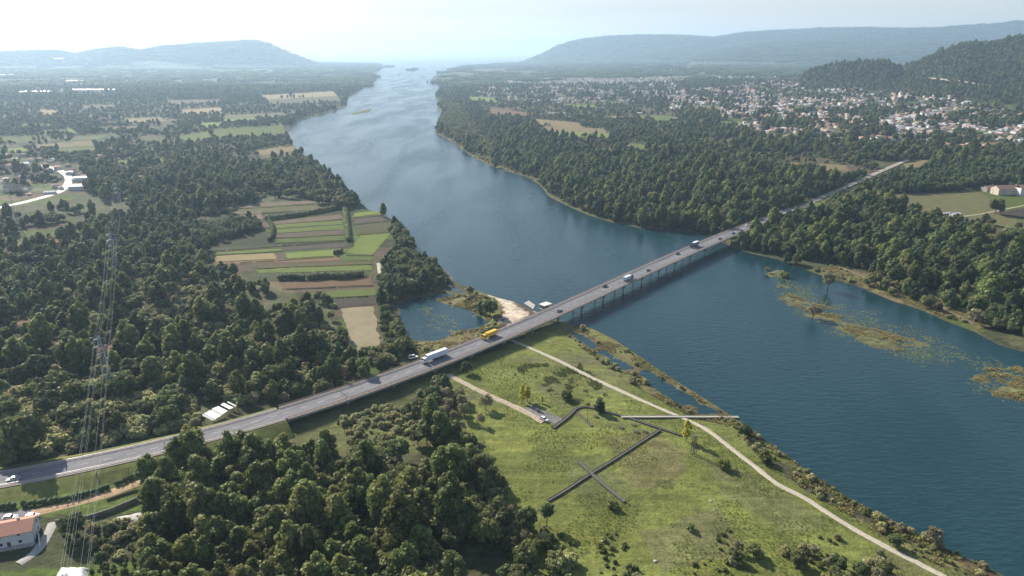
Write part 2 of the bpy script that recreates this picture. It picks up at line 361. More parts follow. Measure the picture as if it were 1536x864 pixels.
def zone_cols():
    x, y, z = GX.ravel(), GY.ravel(), GZ.ravel(); px, py, dep = proj(x, y, np.maximum(z, 0))
    jit = np.clip(3000 / np.maximum(dep, 100), 1, 10)
    px = px + (fbm(x, y, 9, 51) - .5) * 2.2 * jit; py = py + (fbm(x, y, 9, 52) - .5) * 1.3 * jit
    ca, sa = math.cos(.22), math.sin(.22); xr = x * ca + y * sa; yr = -x * sa + y * ca
    xr = xr + 25 * (vnoise(x, y, 160, 3) - .5); yr = yr + 16 * (vnoise(x, y, 120, 4) - .5)
    cw = 26 + 10 * (y > 1500); iy = np.floor(yr / cw); ix = np.floor(xr / 95 + _hash(iy, iy, 5) * 3)
    h = _hash(ix, iy, 77)
    pal = np.array([(.085, .115, .03), (.10, .10, .042), (.20, .155, .085), (.135, .10, .065), (.06, .07, .032), (.075, .085, .04), (.11, .15, .035), (.055, .062, .03)])
    c = pal[(h * 7.999).astype(int)] * .68
    c = c * (.75 + .5 * fbm(x, y, 30, 61)[:, None])
    far = smooth(2200, 4200, y)[:, None]; c = c * (1 - far) + np.array((.062, .075, .036)) * (.7 + .6 * fbm(x, y, 220, 62)[:, None]) * far
    hill = smooth(8, 40, hills_h(x, y))[:, None]; c = c * (1 - hill) + np.array((.035, .05, .026)) * (.6 + .8 * fbm(x, y, 60, 63)[:, None]) * hill
    def put(P, col, amt=1.0, nz=.35, s=12, seed=70):
        nonlocal c
        k = inpoly(px, py, P) & (dep > 5); v = (1 - nz + 2 * nz * fbm(x[k], y[k], s, seed))[:, None]
        c[k] = c[k] * (1 - amt) + np.array(col) * v * amt
    for P in WOODS: put(P, (.075, .076, .038), 1, .6, 9)
    put([(390,640),(480,600),(600,565),(680,540),(720,560),(700,640),(640,680),(500,690)], (.10, .105, .04), 1, .4, 8)
    put(MEADOW, (.122, .136, .036), 1, .34, 18)
    k = inpoly(px, py, MEADOW); n = fbm(x[k], y[k], 45, 81, 4); f = smooth(.5, .72, n)[:, None]
    c[k] = c[k] * (1 - f) + np.array((.115, .115, .05)) * f
    n = fbm(x[k], y[k] * 1.5, 17, 83, 4); f = smooth(.52, .75, n)[:, None] * .8; c[k] = c[k] * (1 - f) + np.array((.155, .165, .04)) * f
    for P, cl in (([(905,655),(985,650),(1030,680),(1010,730),(950,730)], (.125, .105, .055)), ([(840,690),(900,680),(950,740),(880,770)], (.085, .098, .04)), ([(1060,690),(1150,720),(1240,790),(1180,800),(1080,740)], (.12, .12, .055)), ([(700,560),(780,540),(830,570),(760,600)], (.125, .15, .032)), ([(960,800),(1080,760),(1120,830),(1000,860)], (.12, .112, .06))): put(P, cl, .55, .5, 9)
    for P in MARSH:
        put(P, (.13, .115, .052), .9, .55, 8)
        k = inpoly(px, py, P); n = fbm(x[k], y[k], 11, 84, 4); f = smooth(.5, .66, n)[:, None] * .85; c[k] = c[k] * (1 - f) + np.array((.12, .135, .035)) * f
        n = fbm(x[k], y[k], 8, 85, 4); f = smooth(.58, .7, n)[:, None] * .8; c[k] = c[k] * (1 - f) + np.array((.085, .05, .035)) * f
    for P in MUD: put(P, (.05, .046, .04), .85, .4, 6)
    for P in SAND: put(P, (.46, .38, .29), 1, .12, 6)
    for P, hh, m in ISLES: put(P, (.105, .11, .045), 1, .6, 5)
    wet = (smooth(.45, .05, z) * (z > -.3) * (y < 2500))[:, None]; c = c * (1 - .55 * wet) + np.array((.10, .085, .05)) * .55 * wet
    return np.clip(c, 0, 1)
def ground_material():
    m = bpy.data.materials.new('ground'); m.use_nodes = True; n = m.node_tree; L = n.links; p = n.nodes['Principled BSDF']
    p.inputs['Roughness'].default_value = .95; p.inputs['Specular IOR Level'].default_value = .1
    a = n.nodes.new('ShaderNodeAttribute'); a.attribute_name = 'Col'; g = n.nodes.new('ShaderNodeNewGeometry')
    col = a.outputs['Color']
    for sc, lo, hi, det in ((.05, .78, 1.25, 5), (.35, .70, 1.32, 6), (1.6, .72, 1.3, 4)):
        z = n.nodes.new('ShaderNodeTexNoise'); z.inputs['Scale'].default_value = sc; z.inputs['Detail'].default_value = det; z.inputs['Roughness'].default_value = .62
        L.new(g.outputs['Position'], z.inputs['Vector'])
        r = n.nodes.new('ShaderNodeMapRange'); r.inputs['From Min'].default_value = .3; r.inputs['From Max'].default_value = .7; r.inputs['To Min'].default_value = lo; r.inputs['To Max'].default_value = hi
        L.new(z.outputs['Fac'], r.inputs['Value'])
        mx = n.nodes.new('ShaderNodeVectorMath'); mx.operation = 'SCALE'; L.new(col, mx.inputs[0]); L.new(r.outputs[0], mx.inputs['Scale']); col = mx.outputs[0]
    for rt, sx, sy, lo, hi in ((.5, .05, .5, .9, 1.11), (-.9, .04, .3, .9, 1.1)):
        mq = n.nodes.new('ShaderNodeMapping'); mq.inputs['Rotation'].default_value = (0, 0, rt); mq.inputs['Scale'].default_value = (sx, sy, .1); L.new(g.outputs['Position'], mq.inputs['Vector'])
        z = n.nodes.new('ShaderNodeTexNoise'); z.inputs['Scale'].default_value = 1; z.inputs['Detail'].default_value = 4; z.inputs['Distortion'].default_value = .6; L.new(mq.outputs[0], z.inputs['Vector'])
        r = n.nodes.new('ShaderNodeMapRange'); r.inputs['From Min'].default_value = .35; r.inputs['From Max'].default_value = .65; r.inputs['To Min'].default_value = lo; r.inputs['To Max'].default_value = hi; L.new(z.outputs['Fac'], r.inputs['Value'])
        mx = n.nodes.new('ShaderNodeVectorMath'); mx.operation = 'SCALE'; L.new(col, mx.inputs[0]); L.new(r.outputs[0], mx.inputs['Scale']); col = mx.outputs[0]
    L.new(col, p.inputs['Base Color'])
    z = n.nodes.new('ShaderNodeTexNoise'); z.inputs['Scale'].default_value = .9; z.inputs['Detail'].default_value = 5; L.new(g.outputs['Position'], z.inputs['Vector'])
    b = n.nodes.new('ShaderNodeBump'); b.inputs['Distance'].default_value = .35; L.new(z.outputs['Fac'], b.inputs['Height']); L.new(b.outputs[0], p.inputs['Normal'])
    return m
nr, nc = GX.shape
idx = np.arange(nr * nc).reshape(nr, nc)
Fg = np.stack([idx[:-1, :-1], idx[:-1, 1:], idx[1:, 1:], idx[1:, :-1]], -1).reshape(-1, 4)
gme = np_mesh('ground', np.stack([GX.ravel(), GY.ravel(), GZ.ravel()], 1), Fg, ground_material(), True)
ca_ = gme.color_attributes.new('Col', 'FLOAT_COLOR', 'POINT'); cc = zone_cols(); ca_.data.foreach_set('color', np.concatenate([cc, np.ones((len(cc), 1))], 1).astype(np.float32).ravel())
ground = link(bpy.data.objects.new('ground', gme)); tag(ground, 'green and brown river plain rising to wooded hills', kind='structure')

# ------------------------------------------------------------------ water
def water_material():
    m = bpy.data.materials.new('water'); m.use_nodes = True; n = m.node_tree; L = n.links; p = n.nodes['Principled BSDF']
    p.inputs['Base Color'].default_value = (.005, .028, .036, 1); p.inputs['Roughness'].default_value = .12; p.inputs['IOR'].default_value = 1.33; p.inputs['Specular IOR Level'].default_value = .42
    g = n.nodes.new('ShaderNodeNewGeometry'); mp = n.nodes.new('ShaderNodeMapping'); mp.inputs['Rotation'].default_value = (0, 0, .35); mp.inputs['Scale'].default_value = (.16, .42, .3)
    L.new(g.outputs['Position'], mp.inputs['Vector'])
    z = n.nodes.new('ShaderNodeTexNoise'); z.inputs['Scale'].default_value = 1.0; z.inputs['Detail'].default_value = 4; z.inputs['Roughness'].default_value = .55; z.inputs['Distortion'].default_value = .4; L.new(mp.outputs[0], z.inputs['Vector'])
    # wind patches: calmer and rougher areas
    z2 = n.nodes.new('ShaderNodeTexNoise'); z2.inputs['Scale'].default_value = 1.0; z2.inputs['Detail'].default_value = 3; z2.inputs['Distortion'].default_value = .5; m2 = n.nodes.new('ShaderNodeMapping'); m2.inputs['Rotation'].default_value = (0, 0, .45); m2.inputs['Scale'].default_value = (.017, .0045, .01); L.new(g.outputs['Position'], m2.inputs['Vector']); L.new(m2.outputs[0], z2.inputs['Vector'])
    r = n.nodes.new('ShaderNodeMapRange'); r.inputs['From Min'].default_value = .35; r.inputs['From Max'].default_value = .65; r.inputs['To Min'].default_value = .28; r.inputs['To Max'].default_value = 1.1; L.new(z2.outputs['Fac'], r.inputs['Value'])
    b = n.nodes.new('ShaderNodeBump'); b.inputs['Distance'].default_value = .6; L.new(r.outputs[0], b.inputs['Strength']); L.new(z.outputs['Fac'], b.inputs['Height']); L.new(b.outputs[0], p.inputs['Normal'])
    r2 = n.nodes.new('ShaderNodeMapRange'); r2.inputs['From Min'].default_value = .4; r2.inputs['From Max'].default_value = .7; r2.inputs['To Min'].default_value = .2; r2.inputs['To Max'].default_value = .34; L.new(z2.outputs['Fac'], r2.inputs['Value']); L.new(r2.outputs[0], p.inputs['Roughness'])
    cr = n.nodes.new('ShaderNodeValToRGB'); cr.color_ramp.elements[0].position = .3; cr.color_ramp.elements[1].position = .75; cr.color_ramp.elements[0].color = (.005, .028, .035, 1); cr.color_ramp.elements[1].color = (.012, .044, .053, 1); L.new(z2.outputs['Fac'], cr.inputs['Fac']); L.new(cr.outputs[0], p.inputs['Base Color'])
    return m
water = mesh_obj('water', [(-60000, -28000, 0), (60000, -28000, 0), (60000, 41500, 0), (-60000, 41500, 0)], [(0, 1, 2, 3)], water_material())
tag(water, 'wide dark teal river with fine ripples running to the sea', kind='structure')

# ------------------------------------------------------------------ draped sheets: fields, roads, paths
def field_mat(name, c1, c2, ang=.1, freq=.3, amt=.55):
    if name in MATS: return MATS[name]
    m = bpy.data.materials.new(name); m.use_nodes = True; n = m.node_tree; L = n.links; p = n.nodes['Principled BSDF']
    p.inputs['Roughness'].default_value = .95; p.inputs['Specular IOR Level'].default_value = .1
    g = n.nodes.new('ShaderNodeNewGeometry'); z = n.nodes.new('ShaderNodeTexNoise'); z.inputs['Scale'].default_value = .09; z.inputs['Detail'].default_value = 7; z.inputs['Roughness'].default_value = .68
    L.new(g.outputs['Position'], z.inputs['Vector'])
    mp = n.nodes.new('ShaderNodeMapping'); mp.inputs['Rotation'].default_value = (0, 0, ang); L.new(g.outputs['Position'], mp.inputs['Vector'])
    wv = n.nodes.new('ShaderNodeTexWave'); wv.bands_direction = 'Y'; wv.inputs['Scale'].default_value = freq; wv.inputs['Distortion'].default_value = 1.5; wv.inputs['Detail'].default_value = 2; L.new(mp.outputs[0], wv.inputs['Vector'])
    ad = n.nodes.new('ShaderNodeMath'); ad.operation = 'MULTIPLY_ADD'; ad.inputs[1].default_value = amt; L.new(wv.outputs['Fac'], ad.inputs[0]); L.new(z.outputs['Fac'], ad.inputs[2])
    r = n.nodes.new('ShaderNodeValToRGB'); r.color_ramp.elements[0].position = .38; r.color_ramp.elements[1].position = .62 + amt; r.color_ramp.elements[0].color = (*c1, 1); r.color_ramp.elements[1].color = (*c2, 1)
    L.new(ad.outputs[0], r.inputs['Fac'])
    oi = n.nodes.new('ShaderNodeObjectInfo'); h = n.nodes.new('ShaderNodeHueSaturation'); mr = n.nodes.new('ShaderNodeMapRange'); mr.inputs['To Min'].default_value = .58; mr.inputs['To Max'].default_value = .95
    L.new(oi.outputs['Random'], mr.inputs['Value']); L.new(mr.outputs[0], h.inputs['Value']); L.new(r.outputs[0], h.inputs['Color']); L.new(h.outputs[0], p.inputs['Base Color'])
    b = n.nodes.new('ShaderNodeBump'); b.inputs['Distance'].default_value = .2; L.new(ad.outputs[0], b.inputs['Height']); L.new(b.outputs[0], p.inputs['Normal'])
    MATS[name] = m; return m
FM = {'g': field_mat('field_green', (.075, .105, .022), (.16, .20, .05)), 'b': field_mat('field_brown', (.10, .075, .05), (.20, .15, .10)), 't': field_mat('field_tan', (.20, .15, .07), (.34, .27, .14)),
      'd': field_mat('field_dark', (.065, .055, .045), (.11, .09, .07)), 'o': field_mat('field_olive', (.085, .085, .035), (.16, .15, .065)), 'y': field_mat('field_bright', (.12, .16, .03), (.21, .26, .06)),
      'r': field_mat('field_rust', (.14, .085, .05), (.25, .16, .09)), 'p': field_mat('field_pale', (.22, .185, .11), (.40, .34, .22), 1.45, .5, .5)}
FIELD_EX = []
def field(q, k, name='field', dz=.22, label=None):
    """q: four pixel corners TL TR BR BL"""
    c = [G(*p) for p in q]; FIELD_EX.append(q)
    nx = max(2, min(60, int(np.linalg.norm(c[1] - c[0]) / 5))); ny = max(2, min(40, int(np.linalg.norm(c[3] - c[0]) / 4)))
    u, v = np.meshgrid(np.linspace(0, 1, nx + 1), np.linspace(0, 1, ny + 1))
    X, Y = [((c[0][i] * (1 - u) + c[1][i] * u) * (1 - v) + (c[3][i] * (1 - u) + c[2][i] * u) * v) for i in (0, 1)]
    e = (fbm(X, Y, 8, 5) - .5) * 4.5 * ((u == 0) | (u == 1) | (v == 0) | (v == 1)); X = X + e; Y = Y + e * .8
    Z = np.maximum(hgt(X, Y), .05) + dz
    ii = np.arange(X.size).reshape(X.shape); F = np.stack([ii[:-1, :-1], ii[1:, :-1], ii[1:, 1:], ii[:-1, 1:]], -1).reshape(-1, 4)[:, ::-1]
    me = np_mesh(name, np.stack([X.ravel(), Y.ravel(), Z.ravel()], 1), F, FM[k] if isinstance(k, str) else k, True)
    o = link(bpy.data.objects.new(name, me)); tag(o, kind='structure')
    if label: o['label'] = label
    return o
def zq(x, y): return (300 + x / 4.8, 280 + y / 4.8)
for tl, tr, br, bl, k in [
    ((235,135),(1010,92),(1010,112),(235,160),'b'), ((240,168),(930,128),(930,165),(250,198),'o'), ((260,178),(440,172),(460,235),(330,240),'b'),
    ((420,265),(1025,200),(1025,232),(430,300),'b'), ((540,278),(1030,245),(1035,270),(550,303),'g'), ((450,318),(1040,276),(1040,308),(545,336),'y'),
    ((540,342),(1040,314),(1040,348),(550,370),'b'), ((540,378),(1040,354),(1045,384),(550,405),'g'), ((70,462),(570,428),(580,440),(80,473),'b'), ((580,437),(1060,405),(1060,434),(600,464),'d'),
    ((80,476),(590,445),(590,464),(80,494),'g'), ((100,502),(530,480),(560,520),(110,542),'t'), ((610,484),(980,455),(980,498),(640,515),'y'), ((525,478),(600,470),(640,518),(570,528),'b'),
    ((100,547),(1000,508),(1000,535),(120,565),'r'), ((330,574),(1240,535),(1240,560),(400,592),'o'), ((400,597),(1230,566),(1230,605),(420,625),'g'), ((150,570),(270,560),(310,628),(190,642),'b'),
    ((600,700),(1240,645),(1240,710),(640,735),'r'), ((790,768),(1250,735),(1260,785),(800,806),'g'), ((980,822),(1270,796),(1272,850),(1000,875),'d'),
    ((1110,192),(1300,172),(1340,198),(1110,220),'y'), ((1110,235),(1340,220),(1370,245),(1120,268),'d'), ((1100,285),(1390,255),(1400,325),(1140,345),'o'), ((1160,352),(1390,330),(1240,492),(1060,478),'y'), ((1010,510),(1240,503),(1240,530),(1010,535),'g')]:
    field([zq(*tl), zq(*tr), zq(*br), zq(*bl)], k)
field([(513,463),(562,460),(572,524),(527,530)], 'p', label='pale harvested field with plough lines beside the pond')
for x0, y0, x1, y1, k, t in [
    (272,163,330,171,'t',2),(334,171,425,177,'o',2),(334,178,382,184,'y',1),(388,140,500,147,'t',3),(400,147,506,156,'o',3),(270,200,312,212,'g',3),(318,191,424,207,'g',3),(384,222,440,230,'t',3),(386,230,440,235,'b',2),
    (386,240,437,246,'y',2),(0,205,45,214,'g',1),(10,222,36,228,'y',1),(50,214,135,221,'t',3),(85,221,140,231,'g',3),(220,237,246,243,'y',0),(210,203,242,212,'o',1),(165,240,202,247,'g',2),(58,165,82,171,'t',0),
    (120,158,170,164,'o',1),(185,177,240,183,'t',1),(30,186,75,190,'g',0),(150,190,205,196,'b',1),(300,184,332,190,'y',0),(250,150,330,157,'b',1),(60,195,110,201,'g',1),
    (800,181,868,190,'t',-3),(812,191,905,198,'t',-2),(818,198,912,205,'y',-2),(822,206,900,212,'d',-2),(732,165,790,176,'r',-4),(842,157,890,162,'y',-1),(905,222,962,231,'t',-2),(945,217,985,228,'y',-2),
    (955,173,1010,180,'g',-1),(915,175,950,179,'t',0),(1075,182,1110,188,'y',0),(700,146,740,152,'y',-1),(1330,214,1362,221,'y',0),(1425,229,1482,234,'y',0),(1340,218,1390,223,'o',0),(1168,200,1200,206,'g',0),(1260,200,1290,205,'g',0),
    (1130,242,1180,249,'t',-1),(1165,236,1235,242,'o',-1),(1178,245,1268,255,'t',-2),(1035,158,1075,165,'o',0),(1375,240,1400,246,'t',2),(1355,244,1382,252,'t',2),(1190,160,1225,166,'g',0),(1440,196,1480,201,'g',0)]:
    field([(x0, y0 + t), (x1, y0 - t), (x1 + 6, y1 - t), (x0 + 5, y1 + t)], k)
field([(1318,298),(1470,288),(1545,345),(1400,326)], 'o', label='olive green vineyard slope with faint rows')
field([(1470,287),(1600,286),(1660,330),(1530,335)], 'g', label='green pasture beside the manor')
field([(1405,328),(1540,346),(1600,380),(1500,366)], 'o')
field([(1492,320),(1540,312),(1580,322),(1540,330)], FM['d'], dz=.5)
field([(1425,358),(1475,362),(1500,376),(1440,372)], 't')
FIELD_W = [[tuple(G(*p)[:2]) for p in q] for q in FIELD_EX]

def spline(P, step=4.0, smooth_n=3):
    P = [np.array(p, float) for p in P]
    for _ in range(smooth_n):
        Q = [P[0]]
        for a, b in zip(P[:-1], P[1:]): Q += [a * .75 + b * .25, a * .25 + b * .75]
        Q.append(P[-1]); P = Q
    P = np.array(P); s = np.concatenate([[0], np.cumsum(np.linalg.norm(np.diff(P, axis=0), axis=1))])
    n = max(2, int(s[-1] / step)); t = np.linspace(0, s[-1], n + 1)
    return np.stack([np.interp(t, s, P[:, i]) for i in range(P.shape[1])], 1)
def normals2(P):
    T = np.gradient(P[:, :2], axis=0); T /= np.linalg.norm(T, axis=1)[:, None] + 1e-9
    return np.stack([-T[:, 1], T[:, 0]], 1)
PATHS_W = []
def path(name, pts, width, m, label, dz=.3, wob=.25, kind='structure', n_across=3):
    P = spline([G(*p)[:2] for p in pts], 2.5); N = normals2(P); PATHS_W.append((P, width))
    rows = []
    for k in range(n_across + 1):
        o = (k / n_across - .5) * width + ((np.array([vnoise(P[:, 0], P[:, 1], 3, k)]) - .5) * wob * 2)[0] * (k in (0, n_across))
        XY = P + N * o[:, None]; Z = np.maximum(hgt(XY[:, 0], XY[:, 1]), .1); Z = np.maximum(Z, np.convolve(np.pad(Z, 3, 'edge'), np.ones(7) / 7, 'valid')) + dz - (.25 if k in (0, n_across) else 0)
        rows.append(np.concatenate([XY, Z[:, None]], 1))
    mb = MB()
    for a, b in zip(rows[:-1], rows[1:]): mb.strip(b, a)
    o = mb.build(name, m, None, True); tag(o, label, kind=kind); return o
M_GRAVEL = mat('gravel', (.40, .36, .28), .95, .1, .18, 1.2, bump=.03, coord='World')
M_DIRT = mat('dirt', (.37, .31, .225), .95, .1, .25, .6, bump=.05, coord='World')
M_CONC = mat('concrete', (.36, .34, .31), .85, .2, .15, .7, coord='World')
M_ASPH = mat('asphalt', (.155, .15, .158), .85, .25, .26, .9, coord='World', detail=5, stretch=(.80, (22, 1, 4)))
M_ASPH2 = mat('asphalt_old', (.16, .155, .15), .85, .25, .2, .3, coord='World', detail=6)
path('path', [(768,511),(800,524),(850,547),(900,573),(960,600),(1010,621),(1050,638),(1075,655),(1100,675),(1130,698),(1165,727),(1200,743),(1250,775),(1300,805),(1350,832),(1400,856),(1450,885),(1560,950)], 2.6, M_GRAVEL, 'pale gravel footpath following the river through the meadow')
path('path', [(672,562),(700,577),(735,594),(760,605),(790,618),(815,634)], 3.4, M_DIRT, 'dirt lane from under the bridge to the small car park')
path('path', [(790,612),(815,622),(842,634)], 6.5, mat('wet_gravel', (.15, .14, .13), .8, .3, .4, .5, coord='World'), 'grey gravel car park at the end of the dirt lane', dz=.26)
path('path', [(500,640),(560,645),(600,655),(620,668)], 1.5, mat('trodden_grass', (.14, .17, .045), .9, .1, .2, .7, coord='World'), 'faint trodden track through the scrub clearing')
path('path', TRACK, 5.0, mat('ochre_dirt', (.40, .28, .17), .95, .1, .18, .5, coord='World'), 'ochre dirt track curving below the road embankment')
path('road', [(-60,782),(0,775),(20,773),(44,771)], 6.0, M_ASPH, 'village dirt lane behind the red roofed house, its shade coloured dark grey')  # shaded end of the dirt track; asphalt grey puts the shade into its colour
path('driveway', [(28,846),(50,832),(62,818),(72,800),(80,784)], 3.2, M_CONC, 'pale concrete driveway beside the red roofed house')
path('road', [(50,247),(70,250),(92,256),(104,265),(103,275),(92,287),(75,293),(50,300),(20,307),(-30,318)], 9.0, mat('pale_concrete', (.5, .47, .42), .7, .4, .1, .3, coord='World'), 'pale winding road through the left bank village')
path('road', [(1392,118),(1420,121),(1455,125),(1490,128)], 10, M_DIRT, 'pale cutting of a road on the wooded hillside', dz=1.0)
path('road', [(1380,331),(1440,326),(1490,318),(1545,306),(1620,295)], 3.5, M_DIRT, 'farm track crossing the vineyard slope')
path('road', [(1345,185),(1362,193),(1372,198)], 6, M_CONC, 'short straight street between the village houses')
path('path', [(1262,402),(1330,428),(1400,458),(1460,484)], 3, mat('worn_earth', (.16, .12, .08), .95, .1, .3, .4, coord='World'), 'earth track along the wooded right bank', dz=.2)
path('path', [(568,395),(570,410),(572,425)], 3, M_GRAVEL, 'short sandy track at the end of the field strips')

# ------------------------------------------------------------------ bridge alignment
CL = [(0,720,7.2),(110,698,7.2),(220,675,7.2),(430,618,7.3),(600,563.5,7.4),(770,495,7.6),(820,472,7.7),(950,413.5,7.9),(1076,358.5,8.2),(1205,309.5,8.8)]
A = np.array([pix(*p) for p in CL]); tt = np.concatenate([[0], np.cumsum(np.linalg.norm(np.diff(A[:, :2], axis=0), axis=1))])
cf = [np.polyfit(tt, A[:, i], 4 if i < 2 else 3) for i in range(3)]
SL = np.arange(0, tt[-1] + .1, 1.0); BR = np.stack([np.polyval(c, SL) for c in cf], 1)
t0 = BR[0] - BR[8]; t0 /= np.linalg.norm(t0); ext = np.array([BR[0] + t0 * d * 1.0 + np.array([0, 0, 0]) for d in range(260, 0, -1)]); ext[:, 2] = BR[0][2]
te = [np.array([*G(px, py)[:2], 0]) for px, py in ((1240,293),(1262,284),(1292,271),(1322,257),(1362,240))]
tail = spline([BR[-1]] + [np.array([p[0], p[1], max(hgt(p[0], p[1]) + .8, 0)]) for p in te], 1.0, 3)[1:]
LINE = np.concatenate([ext, BR, tail]); NB0 = len(ext); NB1 = NB0 + len(BR) - 1
tz = np.convolve(np.pad(LINE[:, 2], 25, 'edge'), np.ones(51) / 51, 'valid'); LINE[:, 2] = tz
LN = normals2(LINE)
for _ in range(2): LN = np.stack([np.convolve(np.pad(LN[:, i], 8, 'edge'), np.ones(17) / 17, 'valid') for i in (0, 1)], 1)
LPX = proj(LINE[:, 0], LINE[:, 1], LINE[:, 2])
def at_line(i, off=0.0, dz=0.0):
    i = min(max(i, 0), len(LINE) - 1); return np.array([LINE[i, 0] + LN[i, 0] * off, LINE[i, 1] + LN[i, 1] * off, LINE[i, 2] + dz])
def idx_px(px, off=0.0):
    x = LINE[:, 0] + LN[:, 0] * off; y = LINE[:, 1] + LN[:, 1] * off; q = proj(x, y, LINE[:, 2])[0]; q = np.where(np.arange(len(q)) < 200, -1e5, q)
    return int(np.argmin(abs(q - px)))
I_AB0 = idx_px(425); I_AB1 = idx_px(1192)
def sweep(i0, i1, ring, step=4):
    ids = list(range(i0, i1, step)) + [i1]
    return [[at_line(i, o, z) for o, z in ring] for i in ids]
bridge = empty('road_bridge', at_line(I_AB0, 0, -9)); tag(bridge, 'long concrete road bridge on twin columns crossing the river', 'bridge')
def wpart(mb, name, m, parent, sm=False):
    o = mb.build(name, m, None, sm); o.parent = parent; o.matrix_parent_inverse = Matrix.Translation(-Vector(parent.location)); return fix_normals(o)
M_DECKC = mat('deck_concrete', (.46, .41, .35), .85, .2, .18, .4, coord='World'); M_PIER = mat('pier_concrete', (.24, .23, .215), .85, .2, .25, .5, coord='World')
M_WALK = mat('sidewalk_concrete', (.36, .30, .265), .9, .15, .15, .8, coord='World'); M_RUST = mat('rail_paint', (.22, .155, .13), .6, .4, .2, .8, coord='World')
M_STEEL = mat('galvanised_steel', (.42, .42, .43), .45, .5, .12, 1.0, metal=.5, coord='World'); M_WHITE = mat('road_paint', (.62, .6, .56), .8, .2, .15, .8, coord='World')
a, b = I_AB0, I_AB1
wpart(MB().loft(sweep(a, b, [(-6.5, -.06), (6.5, -.06), (6.5, -.55), (5.6, -.75), (-5.6, -.75), (-6.5, -.55)])), 'deck_slab', M_DECKC, bridge)
for g_ in (-4.3, -1.45, 1.45, 4.3):
    wpart(MB().loft(sweep(a, b, [(g_ - .35, -.74), (g_ + .35, -.74), (g_ + .35, -2.1), (g_ - .35, -2.1)])), 'girder', M_DECKC, bridge)
wpart(MB().strip([at_line(i, -4.9, 0) for i in range(a, b + 1, 3)], [at_line(i, 4.9, 0) for i in range(a, b + 1, 3)]), 'roadway', M_ASPH, bridge)
def edge_parts(i0, i1, par, build):
    for s in (-1, 1):
        build(MB().loft(sweep(i0, i1, [(s * 4.9, -.05), (s * 4.9, .17), (s * 6.5, .17), (s * 6.5, -.05)])), 'sidewalk', M_WALK, par)
        r = MB()
        for z in (.45, .8, 1.15): r.loft(sweep(i0, i1, [(s * 6.33, z - .05), (s * 6.43, z - .05), (s * 6.43, z + .05), (s * 6.33, z + .05)], 5))
        for i in range(i0, i1, 3):
            p = at_line(i, s * 6.38, .65); r.box(p, (.1, .1, 1.0), math.atan2(LN[i, 1], LN[i, 0]))
        build(r, 'railing', M_RUST, par)
        r = MB().loft(sweep(i0, i1, [(s * 5.0, .45), (s * 5.08, .45), (s * 5.08, .78), (s * 5.0, .78)], 4))
        for i in range(i0, i1, 4): r.box(at_line(i, s * 5.12, .4), (.1, .1, .7), math.atan2(LN[i, 1], LN[i, 0]))
        build(r, 'guard_rail', M_STEEL, par)
edge_parts(a, b, bridge, wpart)
def marks(i0, i1):
    r = MB()
    for o in (-4.45, 4.45): r.strip([at_line(i, o - .09, .012) for i in range(i0, i1, 3)], [at_line(i, o + .09, .012) for i in range(i0, i1, 3)])
    for i in range(i0, i1 - 4, 8): r.strip([at_line(i + k, -.08, .012) for k in (0, 1, 2, 3)], [at_line(i + k, .08, .012) for k in (0, 1, 2, 3)])
    return r
wpart(marks(a, b), 'lane_marking', M_WHITE, bridge)
M_JOINT = mat('joint_rubber', (.05, .05, .05), .9, .2, .2, 2, coord='World')
# bents every 25 m, each with two columns and a cap
i0p = idx_px(873, -3.6); PIERS = [i0p + 25 * k for k in range(-14, 20) if a + 6 < i0p + 25 * k < b - 4]
for i in PIERS:
    ang = math.atan2(LN[i, 1], LN[i, 0]); p = at_line(i, 0, -2.65)
    bevel(wpart(MB().box(p, (9.6, 1.5, 1.1), ang), 'pier_cap', M_PIER, bridge), .08, 1)
    if PIERS.index(i) % 2 == 0: wpart(MB().strip([at_line(i, -4.9, .008), at_line(i, 4.9, .008)], [at_line(i, -4.9, .008) + (LINE[i + 1] - LINE[i]) * .45, at_line(i, 4.9, .008) + (LINE[i + 1] - LINE[i]) * .45]), 'expansion_joint', M_JOINT, bridge)
    for s in (-3.4, 3.4):
        q = at_line(i, s, -3.1); zb = min(hgt(q[0], q[1]), 0) - 1.5 if hgt(q[0], q[1]) < .5 else hgt(q[0], q[1]) - .6
        wpart(MB().tube([(q[0], q[1], zb), (q[0], q[1], q[2])], .55, 12), 'pier_column', M_PIER, bridge, True)
# embankments and the road on them
def spart(mb, name, m, par=None, sm=False):
    o = mb.build(name, m, None, sm); tag(o, kind='structure'); return fix_normals(o)
M_EMB = mat('embankment_grass', (.125, .138, .04), .95, .1, .35, .25, coord='World', detail=8, bump=.1, bscale=1.2)
def embankment(i0, i1, lab):
    mb = MB(); ids = list(range(i0, i1, 4)) + [i1]
    for s in (-1, 1):
        rows = []
        for t in (0, .2, .5, .8, 1.0):
            r = []
            for i in ids:
                top = at_line(i, s * 7.4, -.15); zt = top[2]; wd = max((zt - 2.8) * 2.1, 1.0); o = s * (7.4 + wd * t); p = at_line(i, o)
                zg = hgt(p[0], p[1]); r.append((p[0], p[1], zt + (zg - .3 - zt) * t ** 1.15 + (.35 * (vnoise(p[0], p[1], 5, 2) - .5) if t > 0 else 0)))
            rows.append(r)
        for u, v in zip(rows[:-1], rows[1:]): mb.strip(u, v)
    mb.strip([at_line(i, -7.4, -.15) for i in ids], [at_line(i, 7.4, -.15) for i in ids])
    o = spart(mb, 'embankment', M_EMB, None, True); o['label'] = lab
embankment(30, I_AB0 - 1, 'grassy embankment carrying the road up to the bridge')
embankment(I_AB1 - 1, min(I_AB1 + 60, len(LINE) - 5), 'overgrown embankment at the far bridge end')
